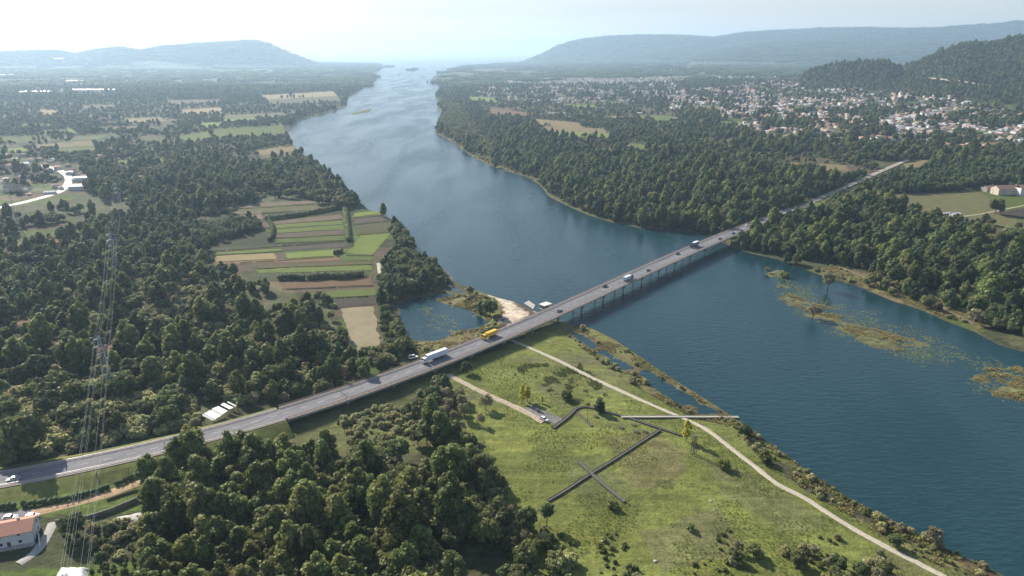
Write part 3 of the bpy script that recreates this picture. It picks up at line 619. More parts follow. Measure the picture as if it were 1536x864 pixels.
def road_piece(i0, i1, lab, wide=4.9, edges=True):
    o = spart(MB().strip([at_line(i, -wide, 0) for i in list(range(i0, i1, 2)) + [i1]], [at_line(i, wide, 0) for i in list(range(i0, i1, 2)) + [i1]]), 'road', M_ASPH); o['label'] = lab
    o = spart(marks(i0, i1), 'road_marking', M_WHITE); o['label'] = 'white edge lines and centre dashes on ' + lab
    return o
road_piece(30, I_AB0, 'asphalt road on the grassy embankment'); road_piece(I_AB1, I_AB1 + 12, 'road landing at the far bridge end')
o = spart(MB().strip([at_line(i, -3.4, 0) for i in range(I_AB1 + 12, len(LINE) - 2)], [at_line(i, 3.4, 0) for i in range(I_AB1 + 12, len(LINE) - 2)]), 'road', mat('dusty_road', (.30, .26, .215), .9, .15, .25, .2, coord='World')); o['label'] = 'dusty road running inland from the far bridge end'
def rail_things(i0, i1, where):
    for s in (-1, 1):
        side = 'nearer the meadow' if s < 0 else 'nearer the willow thicket'
        o = fix_normals(MB().loft(sweep(i0, i1, [(s * 4.9, -.12), (s * 4.9, .17), (s * 6.5, .17), (s * 6.5, -.12)])).build('sidewalk', M_WALK)); tag(o, 'pinkish sidewalk strip ' + side, kind='structure')
        r = MB().loft(sweep(i0, i1, [(s * 5.0, .45), (s * 5.08, .45), (s * 5.08, .78), (s * 5.0, .78)], 4)); g_ = fix_normals(r.build('guard_rail', M_STEEL)); tag(g_, 'galvanised guard rail of the embankment road, side ' + side, 'guard rail')
        r = MB()
        for i in range(i0, i1, 4): r.box(at_line(i, s * 5.12, .35), (.1, .1, .7), math.atan2(LN[i, 1], LN[i, 0]))
        r.build('rail_post', M_STEEL, g_)['kind'] = 'stuff'
rail_things(150, I_AB0 - 1, '')
# ------------------------------------------------------------------ vegetation prototypes
def ico(sub=1):
    bm = bmesh.new(); bmesh.ops.create_icosphere(bm, subdivisions=sub, radius=1); v = np.array([q.co[:] for q in bm.verts]); f = np.array([[q.index for q in p.verts] for p in bm.faces]); bm.free(); return v, f
ICO = ico(1); ICO2 = ico(2)
def crown_mesh(name, lobes, n, size, m, rng, up=.35, flat=.55, core=.82, droop=0.0):
    """lobes: (cx,cy,cz,rx,ry,rz). leaf sprays of four corners over and inside the lobes, on lumpy dark cores"""
    lobes = np.array(lobes, float); area = (lobes[:, 3] * lobes[:, 4] + lobes[:, 5] * lobes[:, 3]) ; pr = area / area.sum()
    k = rng.choice(len(lobes), n, p=pr); d = rng.normal(size=(n, 3)); d[:, 2] += up; d /= np.linalg.norm(d, axis=1)[:, None]
    rr = .76 + .36 * rng.random(n) ** 1.3 + .28 * (rng.random(n) < .12) * rng.random(n)
    c = lobes[k, :3] + d * lobes[k, 3:] * rr[:, None]
    keep = np.ones(n, bool)
    for j in range(len(lobes)):
        q = (((c - lobes[j, :3]) / (lobes[j, 3:] * .72)) ** 2).sum(1) < 1; keep &= ~(q & (k != j))
    c, d, k, rr = c[keep], d[keep], k[keep], rr[keep]; n = len(c)
    nn = d + rng.normal(size=(n, 3)) * flat; nn[:, 2] += .25; nn /= np.linalg.norm(nn, axis=1)[:, None]
    t = np.cross(nn, rng.normal(size=(n, 3))); t /= np.linalg.norm(t, axis=1)[:, None]; b = np.cross(nn, t)
    s = size * (.55 + .9 * rng.random(n))[:, None]; a = (.6 + .5 * rng.random(n))[:, None]
    V = np.stack([c - t * s, c - b * s * a + nn * s * .15, c + t * s * 1.1, c + b * s * a * .9 + nn * s * .1 * rng.normal(size=(n, 1))], 1)
    V[:, :, 2] -= droop * s * .5
    V = V.reshape(-1, 3); F4 = np.arange(4 * n).reshape(n, 4)
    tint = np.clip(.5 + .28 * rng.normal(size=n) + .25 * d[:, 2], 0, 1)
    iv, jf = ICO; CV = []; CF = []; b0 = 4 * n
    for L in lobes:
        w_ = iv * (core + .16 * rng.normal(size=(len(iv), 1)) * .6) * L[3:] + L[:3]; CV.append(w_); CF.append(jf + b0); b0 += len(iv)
    V = np.concatenate([V] + CV); T = np.concatenate(CF)
    me = bpy.data.meshes.new(name); nf = n + len(T)
    me.vertices.add(len(V)); me.vertices.foreach_set('co', V.astype(np.float32).ravel())
    li = np.concatenate([F4.ravel(), T.ravel()]).astype(np.int32); me.loops.add(len(li)); me.loops.foreach_set('vertex_index', li)
    me.polygons.add(nf); me.polygons.foreach_set('loop_start', np.concatenate([np.arange(n) * 4, 4 * n + np.arange(len(T)) * 3]).astype(np.int32))
    me.polygons.foreach_set('loop_total', np.concatenate([np.full(n, 4), np.full(len(T), 3)]).astype(np.int32))
    me.materials.append(m); me.update(calc_edges=True)
    at = me.attributes.new('tint', 'FLOAT', 'FACE'); at.data.foreach_set('value', np.concatenate([tint, rng.random(len(T)) * .5]).astype(np.float32))  # core faces tinted darker, so clump shading is put into the leaf colour
    return me
def trunk_mesh(name, h, r, limbs, m, rng, lean=.04):
    mb = MB(); tx, ty = rng.normal(size=2) * lean * h
    P = [(tx * t * t, ty * t * t, h * t - .4 * (t == 0)) for t in (0, .12, .4, .7, 1)]; mb.tube(P, [r * 1.5, r, r * .8, r * .55, r * .2], 7)
    for k in range(limbs):
        a = 6.283 * (k + rng.random() * .6) / max(limbs, 1); t = .45 + .45 * k / max(limbs, 1); s = Vector((tx * t * t, ty * t * t, h * t)); L = h * (.16 + .14 * rng.random())
        e = s + Vector((math.cos(a) * L, math.sin(a) * L, L * .75)); mb.tube([s, (s + e) / 2 + Vector((0, 0, -.1 * L)), e], [r * .45, r * .3, r * .1], 5)
    o = mb.build(name, m, None, True); me = o.data; bpy.data.objects.remove(o); return me
BARK = mat('bark', (.10, .08, .06), .95, .1, .35, 3.0); BARK_P = mat('bark_pale', (.27, .24, .20), .9, .1, .3, 2.0)
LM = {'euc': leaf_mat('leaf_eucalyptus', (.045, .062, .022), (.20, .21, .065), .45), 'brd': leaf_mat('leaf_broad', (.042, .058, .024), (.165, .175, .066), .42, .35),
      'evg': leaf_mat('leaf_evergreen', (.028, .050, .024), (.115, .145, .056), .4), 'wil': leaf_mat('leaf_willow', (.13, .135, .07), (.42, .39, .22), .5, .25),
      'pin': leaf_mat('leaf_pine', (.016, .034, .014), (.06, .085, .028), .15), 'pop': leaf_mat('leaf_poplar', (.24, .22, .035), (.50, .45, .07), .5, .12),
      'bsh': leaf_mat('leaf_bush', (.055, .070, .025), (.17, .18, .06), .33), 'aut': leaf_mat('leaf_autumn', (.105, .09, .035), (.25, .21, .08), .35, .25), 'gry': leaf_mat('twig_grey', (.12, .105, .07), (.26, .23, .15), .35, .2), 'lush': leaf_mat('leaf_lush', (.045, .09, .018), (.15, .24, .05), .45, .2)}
def lobes_column(rng, h0, h1, r, n):
    L = []
    for i in range(n):
        t = (i + .5) / n; z = h0 + (h1 - h0) * t; prof = r * (.55 + .8 * math.sin(math.pi * min(.95, t * .85 + .13))) * .62; a = i * 2.4 + rng.random(); o = prof * ((.5 + .65 * rng.random()) if t < .85 else .25)
        s = prof * (.5 + .45 * rng.random()); L.append((o * math.cos(a), o * math.sin(a), z + (rng.random() - .5) * .9, s, s, s * (.9 + .4 * rng.random())))
    return L
def lobes_round(rng, zc, r, n, squash=.75):
    L = [(0, 0, zc, r * .62, r * .62, r * .6 * squash)]
    for i in range(n):
        a = 2.4 * i + rng.random() * .7; e = (i + .5) / n; z = (e * 1.5 - .55); rad = r * (.5 + .34 * rng.random()) * math.sqrt(max(.12, 1 - z * z * .8)); s = r * (.26 + .24 * rng.random())
        L.append((rad * math.cos(a), rad * math.sin(a), zc + z * r * squash * .75, s, s, s * .85))
    return L
PROTO = {}
def proto(kind, name, lobes, n, size, lm, th, tr, limbs, tm=None, seed=1, **kw):
    rng = np.random.default_rng(seed); cm = crown_mesh('crown', lobes(rng), n, size, lm, rng, **kw); tm_ = trunk_mesh('trunk', th, tr, limbs, tm or BARK, rng)
    PROTO.setdefault(kind, []).append((name, cm, tm_))
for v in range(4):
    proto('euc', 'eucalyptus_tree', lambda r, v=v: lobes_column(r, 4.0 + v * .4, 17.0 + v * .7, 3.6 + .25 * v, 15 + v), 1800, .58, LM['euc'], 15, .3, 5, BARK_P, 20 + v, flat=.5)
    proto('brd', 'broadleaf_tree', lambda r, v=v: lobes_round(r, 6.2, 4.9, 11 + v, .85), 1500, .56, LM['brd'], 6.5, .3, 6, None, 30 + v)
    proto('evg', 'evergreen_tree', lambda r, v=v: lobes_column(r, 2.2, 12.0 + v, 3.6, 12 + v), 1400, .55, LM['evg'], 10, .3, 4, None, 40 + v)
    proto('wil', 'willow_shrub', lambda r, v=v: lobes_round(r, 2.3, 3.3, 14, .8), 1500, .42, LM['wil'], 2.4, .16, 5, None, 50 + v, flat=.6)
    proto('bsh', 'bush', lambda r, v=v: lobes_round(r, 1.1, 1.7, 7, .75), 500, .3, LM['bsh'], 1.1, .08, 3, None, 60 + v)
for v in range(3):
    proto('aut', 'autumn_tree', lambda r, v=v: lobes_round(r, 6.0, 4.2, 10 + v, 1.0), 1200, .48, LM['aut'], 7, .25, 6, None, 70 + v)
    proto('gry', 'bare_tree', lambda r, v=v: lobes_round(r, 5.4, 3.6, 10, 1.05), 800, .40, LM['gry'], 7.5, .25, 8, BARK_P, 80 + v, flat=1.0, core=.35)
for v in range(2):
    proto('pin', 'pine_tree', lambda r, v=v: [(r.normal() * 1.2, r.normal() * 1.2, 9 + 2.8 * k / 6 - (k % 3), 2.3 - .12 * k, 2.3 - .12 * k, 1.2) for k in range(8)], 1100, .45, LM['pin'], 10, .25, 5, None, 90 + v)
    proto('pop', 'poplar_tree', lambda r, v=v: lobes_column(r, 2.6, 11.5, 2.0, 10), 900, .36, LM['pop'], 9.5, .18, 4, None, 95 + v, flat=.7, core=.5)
KNAME = {k: v[0][0] for k, v in PROTO.items()}; KH = {'euc': 18, 'brd': 10, 'evg': 14, 'wil': 5, 'bsh': 2.2, 'aut': 10.5, 'gry': 9.5, 'pin': 12.5, 'pop': 12.5}
KCAT = {'euc': 'eucalyptus', 'brd': 'tree', 'evg': 'tree', 'wil': 'shrub', 'bsh': 'bush', 'aut': 'tree', 'gry': 'tree', 'pin': 'pine', 'pop': 'poplar'}

# ------------------------------------------------------------------ where it grows
TREES = []     # (x, y, z, kind, variant, scale, rot, region label id)
FPOLY = [(P, min(p[0] for p in P), max(p[0] for p in P), min(p[1] for p in P), max(p[1] for p in P)) for P in FIELD_W]
def in_fields(x, y):
    r = np.zeros(x.shape, bool)
    for P, x0, x1, y0, y1 in FPOLY:
        k = (x > x0) & (x < x1) & (y > y0) & (y < y1)
        if k.any(): r[k] |= inpoly(x[k], y[k], P)
    return r
def near_roads(x, y, extra=2.5):
    r = dpoly(x, y, LINE[:I_AB1 + 40:12, :2]) < 11.5
    r |= dpoly(x, y, LINE[I_AB1 + 30::12, :2]) < 6.5
    r |= dpoly(x - 9 * .70, y + 9 * .72, LINE[NB1 - 10::12, :2]) < 13
    for P, wd in PATHS_W: r |= dpoly(x, y, P[::3]) < wd / 2 + extra
    return r
def jgrid(x0, x1, y0, y1, s, seed):
    rg = np.random.default_rng(seed); X, Y = np.meshgrid(np.arange(x0, x1, s), np.arange(y0, y1, s)); X = X + (np.floor(Y / s) % 2) * s * .5
    return X.ravel() + (rg.random(X.size) - .5) * s * .9, Y.ravel() + (rg.random(X.size) - .5) * s * .9
VILL = [[(985,138),(1080,131),(1180,119),(1290,130),(1400,136),(1440,152),(1536,172),(1640,180),(1640,230),(1536,226),(1440,226),(1300,216),(1180,213),(1110,196),(1070,172),(1000,162)],
        [(700,126),(800,116),(1000,116),(1030,142),(960,157),(860,158),(720,148)], [(-60,226),(60,236),(110,250),(140,276),(110,300),(-60,292)], [(-60,92),(200,96),(300,106),(150,142),(-60,142)]]
CLEAR = [MEADOW, [(50,240),(122,246),(128,300),(60,322),(-40,340),(-40,300),(60,290),(90,270)], [(312,352),(380,345),(400,300),(440,296),(560,312),(596,345),(600,360),(570,420),(570,455),(508,462),(430,448),(380,425),(318,405)], [(-80,735),(0,735),(120,712),(222,688),(228,770),(235,830),(210,1000),(-100,1000)], [(505,632),(560,612),(625,612),(640,640),(600,665),(520,668)], [(735,436),(800,462),(800,490),(720,520),(620,556),(600,450),(660,440)], [(1180,700),(1400,815),(1380,826),(1160,712)]]
FARM = [[(-60,150),(250,150),(330,160),(520,140),(510,156),(445,172),(430,195),(445,240),(400,256),(240,250),(150,250),(-60,245)], [(700,150),(900,150),(1020,165),(1010,212),(900,214),(740,182)], [(1120,232),(1290,232),(1280,260),(1170,256)]]
# dense regions: polygon, spacing, [(kind, weight)], (scale lo, hi), group phrase, label tail
REG = [
 ('below', [(218,724),(300,708),(400,694),(470,688),(505,708),(560,730),(560,860),(560,1000),(190,1000),(225,880),(232,800)], 5.0, [('euc', .70), ('brd', .13), ('evg', .06), ('gry', .06), ('wil', .05)], (.5, 1.15), 'in the dense wood below the embankment road'),
 ('thick', [(505,708),(540,682),(600,680),(640,648),(690,660),(716,690),(742,745),(748,800),(735,830),(700,850),(640,1000),(560,1000),(560,730)], 5.4, [('brd', .72), ('euc', .18), ('gry', .10)], (.75, 1.25), 'in the thicket between wood and meadow'),
 ('pierwood', [(612,618),(660,582),(690,590),(705,620),(680,650),(640,655)], 5.0, [('gry', .55), ('brd', .45)], (.6, .95), 'beside the bridge columns above the meadow'),
 ('leftwood', [(-80,470),(40,470),(120,430),(200,400),(300,404),(330,436),(400,464),(500,490),(520,540),(560,568),(500,590),(400,612),(300,600),(200,575),(100,570),(-80,590)], 6.2, [('euc', .34), ('brd', .22), ('wil', .18), ('evg', .07), ('gry', .14), ('aut', .05)], (.45, 1.15), 'in the tall wood under the power line'),
 ('willows', [(-80,600),(0,590),(100,575),(200,580),(300,605),(295,640),(230,655),(120,676),(60,686),(-80,705)], 4.4, [('wil', .72), ('bsh', .1), ('brd', .18)], (.7, 1.25), 'in the pale thicket along the embankment road'),
 ('fieldside', [(400,428),(500,458),(515,520),(560,560),(600,548),(610,520),(590,470),(570,470),(575,530),(530,540),(508,466),(440,440)], 4.8, [('brd', .6), ('wil', .3), ('gry', .1)], (.55, .85), 'beside the pale harvested field'),
 ('riverleft', [(566,335),(585,333),(612,358),(622,388),(645,398),(664,420),(656,440),(620,452),(592,448),(570,430),(585,395),(600,370),(580,345)], 5.0, [('brd', .6), ('evg', .25), ('gry', .15)], (.6, 1.0), 'on the left bank by the field strips'),
 ('bankleft', [(440,232),(470,248),(500,275),(530,300),(556,318),(540,322),(500,312),(450,300),(420,296),(400,270),(430,250)], 6.5, [('brd', .62), ('evg', .26), ('aut', .12)], (.8, 1.25), 'in the bank wood above the field strips'),
 ('midleft', [(190,292),(240,262),(330,245),(420,262),(410,290),(360,315),(270,332),(200,330)], 6.5, [('evg', .5), ('brd', .3), ('euc', .2)], (.85, 1.2), 'in the dark wood left of the field strips'),
 ('strip1', [(230,355),(320,338),(385,332),(392,345),(330,362),(300,372),(240,382)], 5.5, [('brd', .8), ('evg', .2)], (.6, .9), 'in the grove ending at the field strips'),
 ('rightbank', [(748,246),(780,258),(806,272),(830,302),(890,326),(970,344),(1022,346),(1050,350),(1100,374),(1180,386),(1230,392),(1300,412),(1400,448),(1470,494),(1536,528),(1660,570),(1660,420),(1536,392),(1440,356),(1330,304),(1240,276),(1130,260),(985,246),(900,234),(800,226),(745,225),(735,236)], 6.6, [('evg', .5), ('brd', .27), ('euc', .15), ('gry', .05), ('aut', .03)], (.5, 1.3), 'in the dense wood on the right bank'),
 ('autbank', [(660,150),(690,160),(705,180),(715,200),(745,225),(735,236),(690,212),(666,199),(660,185),(668,170)], 7.5, [('aut', .4), ('brd', .6)], (.9, 1.3), 'on the far right bank at the river bend'),
 ('manorwood', [(1290,270),(1400,262),(1540,250),(1700,252),(1700,280),(1490,278),(1440,286),(1330,292)], 6.6, [('evg', .6), ('brd', .4)], (.8, 1.2), 'in the wood above the vineyard slope'),
 ('pondside', [(596,455),(606,470),(604,500),(612,522),(600,540),(580,535),(572,470),(580,452)], 4.2, [('brd', .8), ('wil', .2)], (.55, .85), 'along the hedge between pond and pale field'),
]
def add(x, y, kinds, w_, sc, reg, rg, zoff=-.15):
    n = len(x); k = rg.choice(len(kinds), n, p=np.array(w_) / sum(w_)); z = hgt(x, y)
    for i in range(n):
        kd = kinds[k[i]]; TREES.append((x[i], y[i], z[i] + zoff, kd, int(rg.integers(len(PROTO[kd]))), sc[0] + (sc[1] - sc[0]) * rg.random(), rg.random() * 6.283, reg))
rgt = np.random.default_rng(5); DENSE = np.zeros(0)
for ri, (rn, P, sp, kw_, sc, lab) in enumerate(REG):
    sp = sp * .88; sc = (sc[0] * .76, sc[1] * .86)
    C = np.array([G(a_, min(b_, 990))[:2] for a_, b_ in P]); x, y = jgrid(C[:, 0].min() - 5, C[:, 0].max() + 5, C[:, 1].min() - 5, C[:, 1].max() + 5, sp, 100 + ri)
    z = hgt(x, y); px, py, d = proj(x, y, np.maximum(z, 0)); k = inpoly(px, py, P) & (z > .35); x, y = x[k], y[k]
    k = ~near_roads(x, y, 1.5) & ~in_fields(x, y); x, y = x[k], y[k]
    k = fbm(x, y, 26, 200 + ri) > {'leftwood': .51, 'midleft': .48, 'bankleft': .40, 'below': .34, 'thick': .38, 'rightbank': .35}.get(rn, .3); x, y = x[k], y[k]
    add(x, y, [q[0] for q in kw_], [q[1] for q in kw_], sc, ri, rgt)
# looser cover over the rest of the plain and the hills
for (y0, y1, sp, dens) in ((230, 900, 6.5, .44), (900, 1700, 8.5, .55), (1700, 3300, 13.0, .60)):
    x, y = jgrid(-1.02 * y1 - 60, 1.02 * y1 + 60, y0, y1, sp, int(y0)); k = abs(x) < .98 * y + 60; x, y = x[k], y[k]
    z = hgt(x, y); px, py, d = proj(x, y, np.maximum(z, 0)); k = (z > .8) & (px > -120) & (px < 1660) & (py < 1000); x, y, px, py = x[k], y[k], px[k], py[k]
    bad = in_fields(x, y) | near_roads(x, y, 1.5); farm = np.zeros(x.shape, bool)
    for P in FARM: farm |= inpoly(px, py, P)
    for P in CLEAR: bad |= inpoly(px, py, P)
    for R in REG: bad |= inpoly(px, py, R[1])
    hill = hills_h(x, y) > 14
    n1 = fbm(x, y, 120, 301, 3); n2 = fbm(x, y, 28, 302, 2); vill = np.zeros(x.shape, bool)
    for P in VILL: vill |= inpoly(px, py, P)
    ok = np.where(hill, n2 > .2, np.where(vill, (n2 > .6), (n1 * .62 + n2 * .38) > 1 - dens - .02 - .02 * farm)) & ~bad
    x, y, hl, fm = x[ok], y[ok], hill[ok], farm[ok]
    add(x[fm], y[fm], ['brd', 'bsh', 'evg', 'aut', 'wil'], [.4, .25, .15, .08, .12], (.4, .85), -1, rgt); x, y = x[~fm], y[~fm]
    s_ = .85 if y0 < 900 else 1.0
    add(x, y, ['brd', 'evg', 'euc', 'aut', 'bsh', 'pin'], [.42, .32, .10, .05, .08, .03], (.55 * s_, 1.05 * s_), -1, rgt)
# scrub on open ground
def scrub(P, sp, kinds, sc, reg, thr=.5, seed=0, ns=16):
    C = np.array([G(a_, min(b_, 990))[:2] for a_, b_ in P]); x, y = jgrid(C[:, 0].min(), C[:, 0].max(), C[:, 1].min(), C[:, 1].max(), sp, seed); z = hgt(x, y); px, py, d = proj(x, y, np.maximum(z, 0))
    k = inpoly(px, py, P) & (z > .12) & ((fbm(x, y, ns, 400 + seed) > thr) if reg != -8 else (fbm(x, y, 26, 203 if seed == 50 else 208) <= .53)) & ~near_roads(x, y, .8) & ~in_fields(x, y)
    add(x[k], y[k], [q[0] for q in kinds], [q[1] for q in kinds], sc, reg, rgt, -.1)
SCRUB = {-8: 'in a gap of the left wood', -2: 'in the rough scrub of the lower meadow', -3: 'in the clearing below the bridge', -4: 'on the marshy river edge', -5: 'in the pond marsh', -6: 'in the rough garden by the house'}
scrub([(1110,800),(1180,775),(1250,780),(1340,820),(1400,870),(1440,930),(1100,930),(1090,850)], 3.0, [('brd', .16), ('bsh', .4), ('wil', .28), ('gry', .16)], (.3, .62), -2, .47, 1)
scrub([(760,780),(830,800),(900,820),(960,864),(960,940),(770,940),(750,850)], 2.8, [('bsh', .7), ('brd', .2), ('wil', .1)], (.4, .8), -2, .47, 2)
scrub([(900,800),(1100,780),(1120,900),(900,920)], 3.2, [('bsh', 1)], (.25, .6), -2, .56, 3)
scrub(REG[3][1], 4.2, [('wil', .5), ('bsh', .35), ('brd', .15)], (.4, .8), -8, .0, 50)
scrub(REG[8][1], 5, [('wil', .4), ('bsh', .35), ('brd', .25)], (.4, .8), -8, .0, 51)
scrub(CLEAR[4], 2.4, [('bsh', .55), ('wil', .45)], (.3, .6), -3, .38, 4)
for i_, P in enumerate(MARSH): scrub(P, 2.6, [('bsh', .75), ('wil', .25)], (.2, .5), -5 if i_ == 0 else -4, .52, 5 + i_, 9)
scrub([(620,545),(700,515),(740,488),(760,485),(745,505),(640,548)], 2.4, [('bsh', .6), ('wil', .4)], (.4, .7), -5, .3, 20)
scrub([(95,790),(150,785),(215,775),(228,860),(205,950),(90,950)], 2.6, [('bsh', .8), ('wil', .2)], (.3, .7), -6, .5, 21)
scrub([(700,640),(730,700),(770,770),(800,830),(770,840),(730,760),(700,690)], 2.6, [('bsh', .5), ('brd', .2), ('gry', .3)], (.35, .7), -2, .45, 22)
scrub([(1120,640),(1250,730),(1400,812),(1520,872),(1540,890),(1400,830),(1250,745)], 2.0, [('bsh', .9), ('wil', .1)], (.3, .6), -4, .45, 23, 8)

# single trees the photograph shows apart: pixel of the foot, kind, scale, label
SINGLE = [
 (783,605,'pop',.72,'slim rust brown poplar beside the yellow poplar at the car park','aut'), (791,602,'pop',.85,'bright yellow poplar at the car park',None), (813,605,'pop',.42,'small yellow green sapling near the car park poplars',None),
 (899,619,'evg',.62,'slender dark tree beside the boardwalk junction',None), (1029,662,'pop',1.0,'tall golden topped poplar by the riverside path',None), (850,600,'bsh',1.7,'dark low shrub in the reedy meadow patch',None),
 (728,614,'gry',.95,'broad grey leafless tree beside the dirt lane',None), (722,638,'gry',.6,'low tangled grey shrub casting shade on the meadow',None), (820,789,'pin',.72,'lone young pine at the end of the cross shaped boardwalk',None),
 (1116,656,'brd',.55,'dark round tree on the river edge past the jetty',None), (1147,694,'bsh',1.6,'dark bush between path and marsh',None), (1085,703,'bsh',1.5,'low dark bush with long shadow in the meadow',None), (918,762,'bsh',1.3,'small thorny shrub beside the boardwalk cross',None),
 (1036,795,'bsh',.9,'tiny dark bush alone on the open meadow',None), (735,476,'brd',1.05,'big dark round tree by the sandy beach',None), (720,470,'evg',.6,'dark tree leaning on the beach tree',None), (672,428,'evg',.5,'small dark tree on the flooded spit',None), (706,437,'bsh',1.8,'bare dark shrub on the sand spit tip',None),
 (1241,436,'gry',1.35,'tall pale bare tree standing in the shallows','brd'), (1219,478,'gry',1.25,'thin leaning tree on the weedy sandbar','brd'), (1150,410,'gry',.6,'small bare tree on the weedy islet',None), (1176,416,'bsh',2.2,'dark bush on the weedy islet',None), (1180,395,'evg',.7,'dark conical tree at the bridge end shore',None), (1195,398,'brd',.75,'round tree at the bridge end shore',None),
 (1398,818,'gry',.7,'spiky grey bush at the water edge below the path',None), (1492,322,'brd',1.3,'solitary round dark tree in the vineyard',None), (1515,372,'brd',1.6,'broad dark tree on the vineyard corner',None), (1480,356,'brd',1.2,'round tree at the lower vineyard edge',None),
 (45,690,'brd',1.7,'large dark green round tree beside the embankment road','lush'), (112,806,'brd',.8,'dark spreading tree under the power line',None), (155,862,'pin',.7,'young pine in the rough garden',None), (743,252,'evg',.75,'dark tree standing at the far right waterline',None), (762,250,'evg',.8,'slim dark tree on the far right shore',None),
 (14,668,'brd',.8,'bright green tree in the pale thicket','lush'), (30,640,'brd',.7,'rounded bright green tree behind the big dark one','lush'),
 (560,129,'brd',.9,'lone tree on the far river islet',None), (1190,300,'bsh',3.2,'dark green shrub at the start of the roadside row',None),
 (668,592,'evg',.75,'dark narrow tree beside a bridge column',None), (700,560,'brd',.55,'dark round tree in the bridge shade',None)]
# roadside row beyond the bridge
for k in range(30):
    i = min(I_AB1 - 4 + k * 8, len(LINE) - 3); p = at_line(i, 8.5 + rgt.random() * 3)
    TREES.append((p[0], p[1], hgt(p[0], p[1]) - .1, 'evg' if k % 3 else 'brd', k % 4, .62 + .25 * rgt.random(), rgt.random() * 6, -7))
SCRUB[-7] = 'in the row along the road beyond the bridge'
SCRUB[-1] = 'growing loose among the fields and villages'

def inst_tree(kd, v, loc, sc, rz, label, group, crown_mat=None):
    nm, cm, tm = PROTO[kd][v]
    r = bpy.data.objects.new(nm, None); r.location = loc; r.rotation_euler = (0, 0, rz); r.scale = (sc * (.9 + .2 * random.random()), sc * (.9 + .2 * random.random()), sc * (.82 + .4 * random.random())); COL.objects.link(r)
    for n_, me in (('trunk', tm), ('crown', cm)):
        o = bpy.data.objects.new(n_, me); o.parent = r; COL.objects.link(o)
    tag(r, label, KCAT[kd], group); return r
for px, py, kd, sc, lab, alt in SINGLE:
    p = G(px, py); o = inst_tree(kd, random.randrange(len(PROTO[kd])), (p[0], p[1], p[2] - .1), sc, random.random() * 6, lab, None)
    if alt: o.children[1].data = o.children[1].data.copy(); o.children[1].data.materials[0] = LM[alt]
    SX = (p[0], p[1])
# the ones that show largest become objects of their own, the rest of each kind one mass
ADJ = {'euc': 'olive eucalyptus', 'brd': 'round green tree', 'evg': 'dark pointed tree', 'wil': 'pale willow shrub', 'bsh': 'low green bush', 'aut': 'brownish autumn tree', 'gry': 'grey leafless tree', 'pin': 'dark pine', 'pop': 'yellow poplar'}
LIM = {'euc': 300, 'brd': 300, 'evg': 300, 'wil': 250, 'bsh': 250, 'aut': 60, 'gry': 80, 'pin': 40, 'pop': 20}
T = TREES; TX = np.array([t[0] for t in T]); TY = np.array([t[1] for t in T]); TZ = np.array([t[2] for t in T]); TK = np.array([t[3] for t in T]); TS = np.array([t[5] for t in T])
px_, py_, dp_ = proj(TX, TY, TZ + TS * 4); size_ = np.array([KH[k] for k in TK]) * TS / np.maximum(dp_, 50)
infr = (px_ > 4) & (px_ < 1532) & (py_ > 60) & (py_ < 858)
def gn_scatter(name, pts, rot, scl, vi, meshes, label):
    me = bpy.data.meshes.new(name); me.vertices.add(len(pts)); me.vertices.foreach_set('co', np.asarray(pts, np.float32).ravel())
    for an, dat, ty in (('rz', rot, 'FLOAT'), ('sc', scl, 'FLOAT'), ('sz', np.asarray(scl) * (.85 + .4 * np.random.default_rng(len(pts)).random(len(pts))), 'FLOAT'), ('vi', vi, 'INT')):
        at = me.attributes.new(an, ty, 'POINT'); at.data.foreach_set('value', np.asarray(dat, np.int32 if ty == 'INT' else np.float32))
    o = link(bpy.data.objects.new(name, me)); tag(o, label, kind='stuff')
    g = bpy.data.node_groups.new(name + '_scatter', 'GeometryNodeTree'); g.interface.new_socket('Geometry', in_out='INPUT', socket_type='NodeSocketGeometry'); g.interface.new_socket('Geometry', in_out='OUTPUT', socket_type='NodeSocketGeometry')
    N = g.nodes; L = g.links; gi = N.new('NodeGroupInput'); go = N.new('NodeGroupOutput'); ip = N.new('GeometryNodeInstanceOnPoints'); jn = N.new('GeometryNodeJoinGeometry')
    for objs in reversed(meshes):      # join order: last linked comes first
        jj = N.new('GeometryNodeJoinGeometry')
        for ob in objs:
            oi = N.new('GeometryNodeObjectInfo'); oi.transform_space = 'ORIGINAL'; oi.inputs['Object'].default_value = ob; L.new(oi.outputs['Geometry'], jj.inputs[0])
        gt = N.new('GeometryNodeGeometryToInstance'); L.new(jj.outputs[0], gt.inputs[0]); L.new(gt.outputs[0], jn.inputs[0])
    mp_ = N.new('GeometryNodeMeshToPoints'); L.new(gi.outputs[0], mp_.inputs['Mesh']); L.new(mp_.outputs[0], ip.inputs['Points']); L.new(jn.outputs[0], ip.inputs['Instance'])
    ip.inputs['Pick Instance'].default_value = True
    def na(n_, t_):
        q = N.new('GeometryNodeInputNamedAttribute'); q.data_type = t_; q.inputs['Name'].default_value = n_; return q.outputs['Attribute']
    L.new(na('vi', 'INT'), ip.inputs['Instance Index'])
    cx = N.new('ShaderNodeCombineXYZ'); L.new(na('rz', 'FLOAT'), cx.inputs['Z']); er = N.new('FunctionNodeEulerToRotation'); L.new(cx.outputs[0], er.inputs[0]); L.new(er.outputs[0], ip.inputs['Rotation'])
    c2 = N.new('ShaderNodeCombineXYZ'); s_ = na('sc', 'FLOAT')
    for a_ in 'XY': L.new(s_, c2.inputs[a_])
    L.new(na('sz', 'FLOAT'), c2.inputs['Z'])
    L.new(c2.outputs[0], ip.inputs['Scale']); L.new(ip.outputs[0], go.inputs[0])
    md = o.modifiers.new('scatter', 'NODES'); md.node_group = g
    return o
FIRST = {}
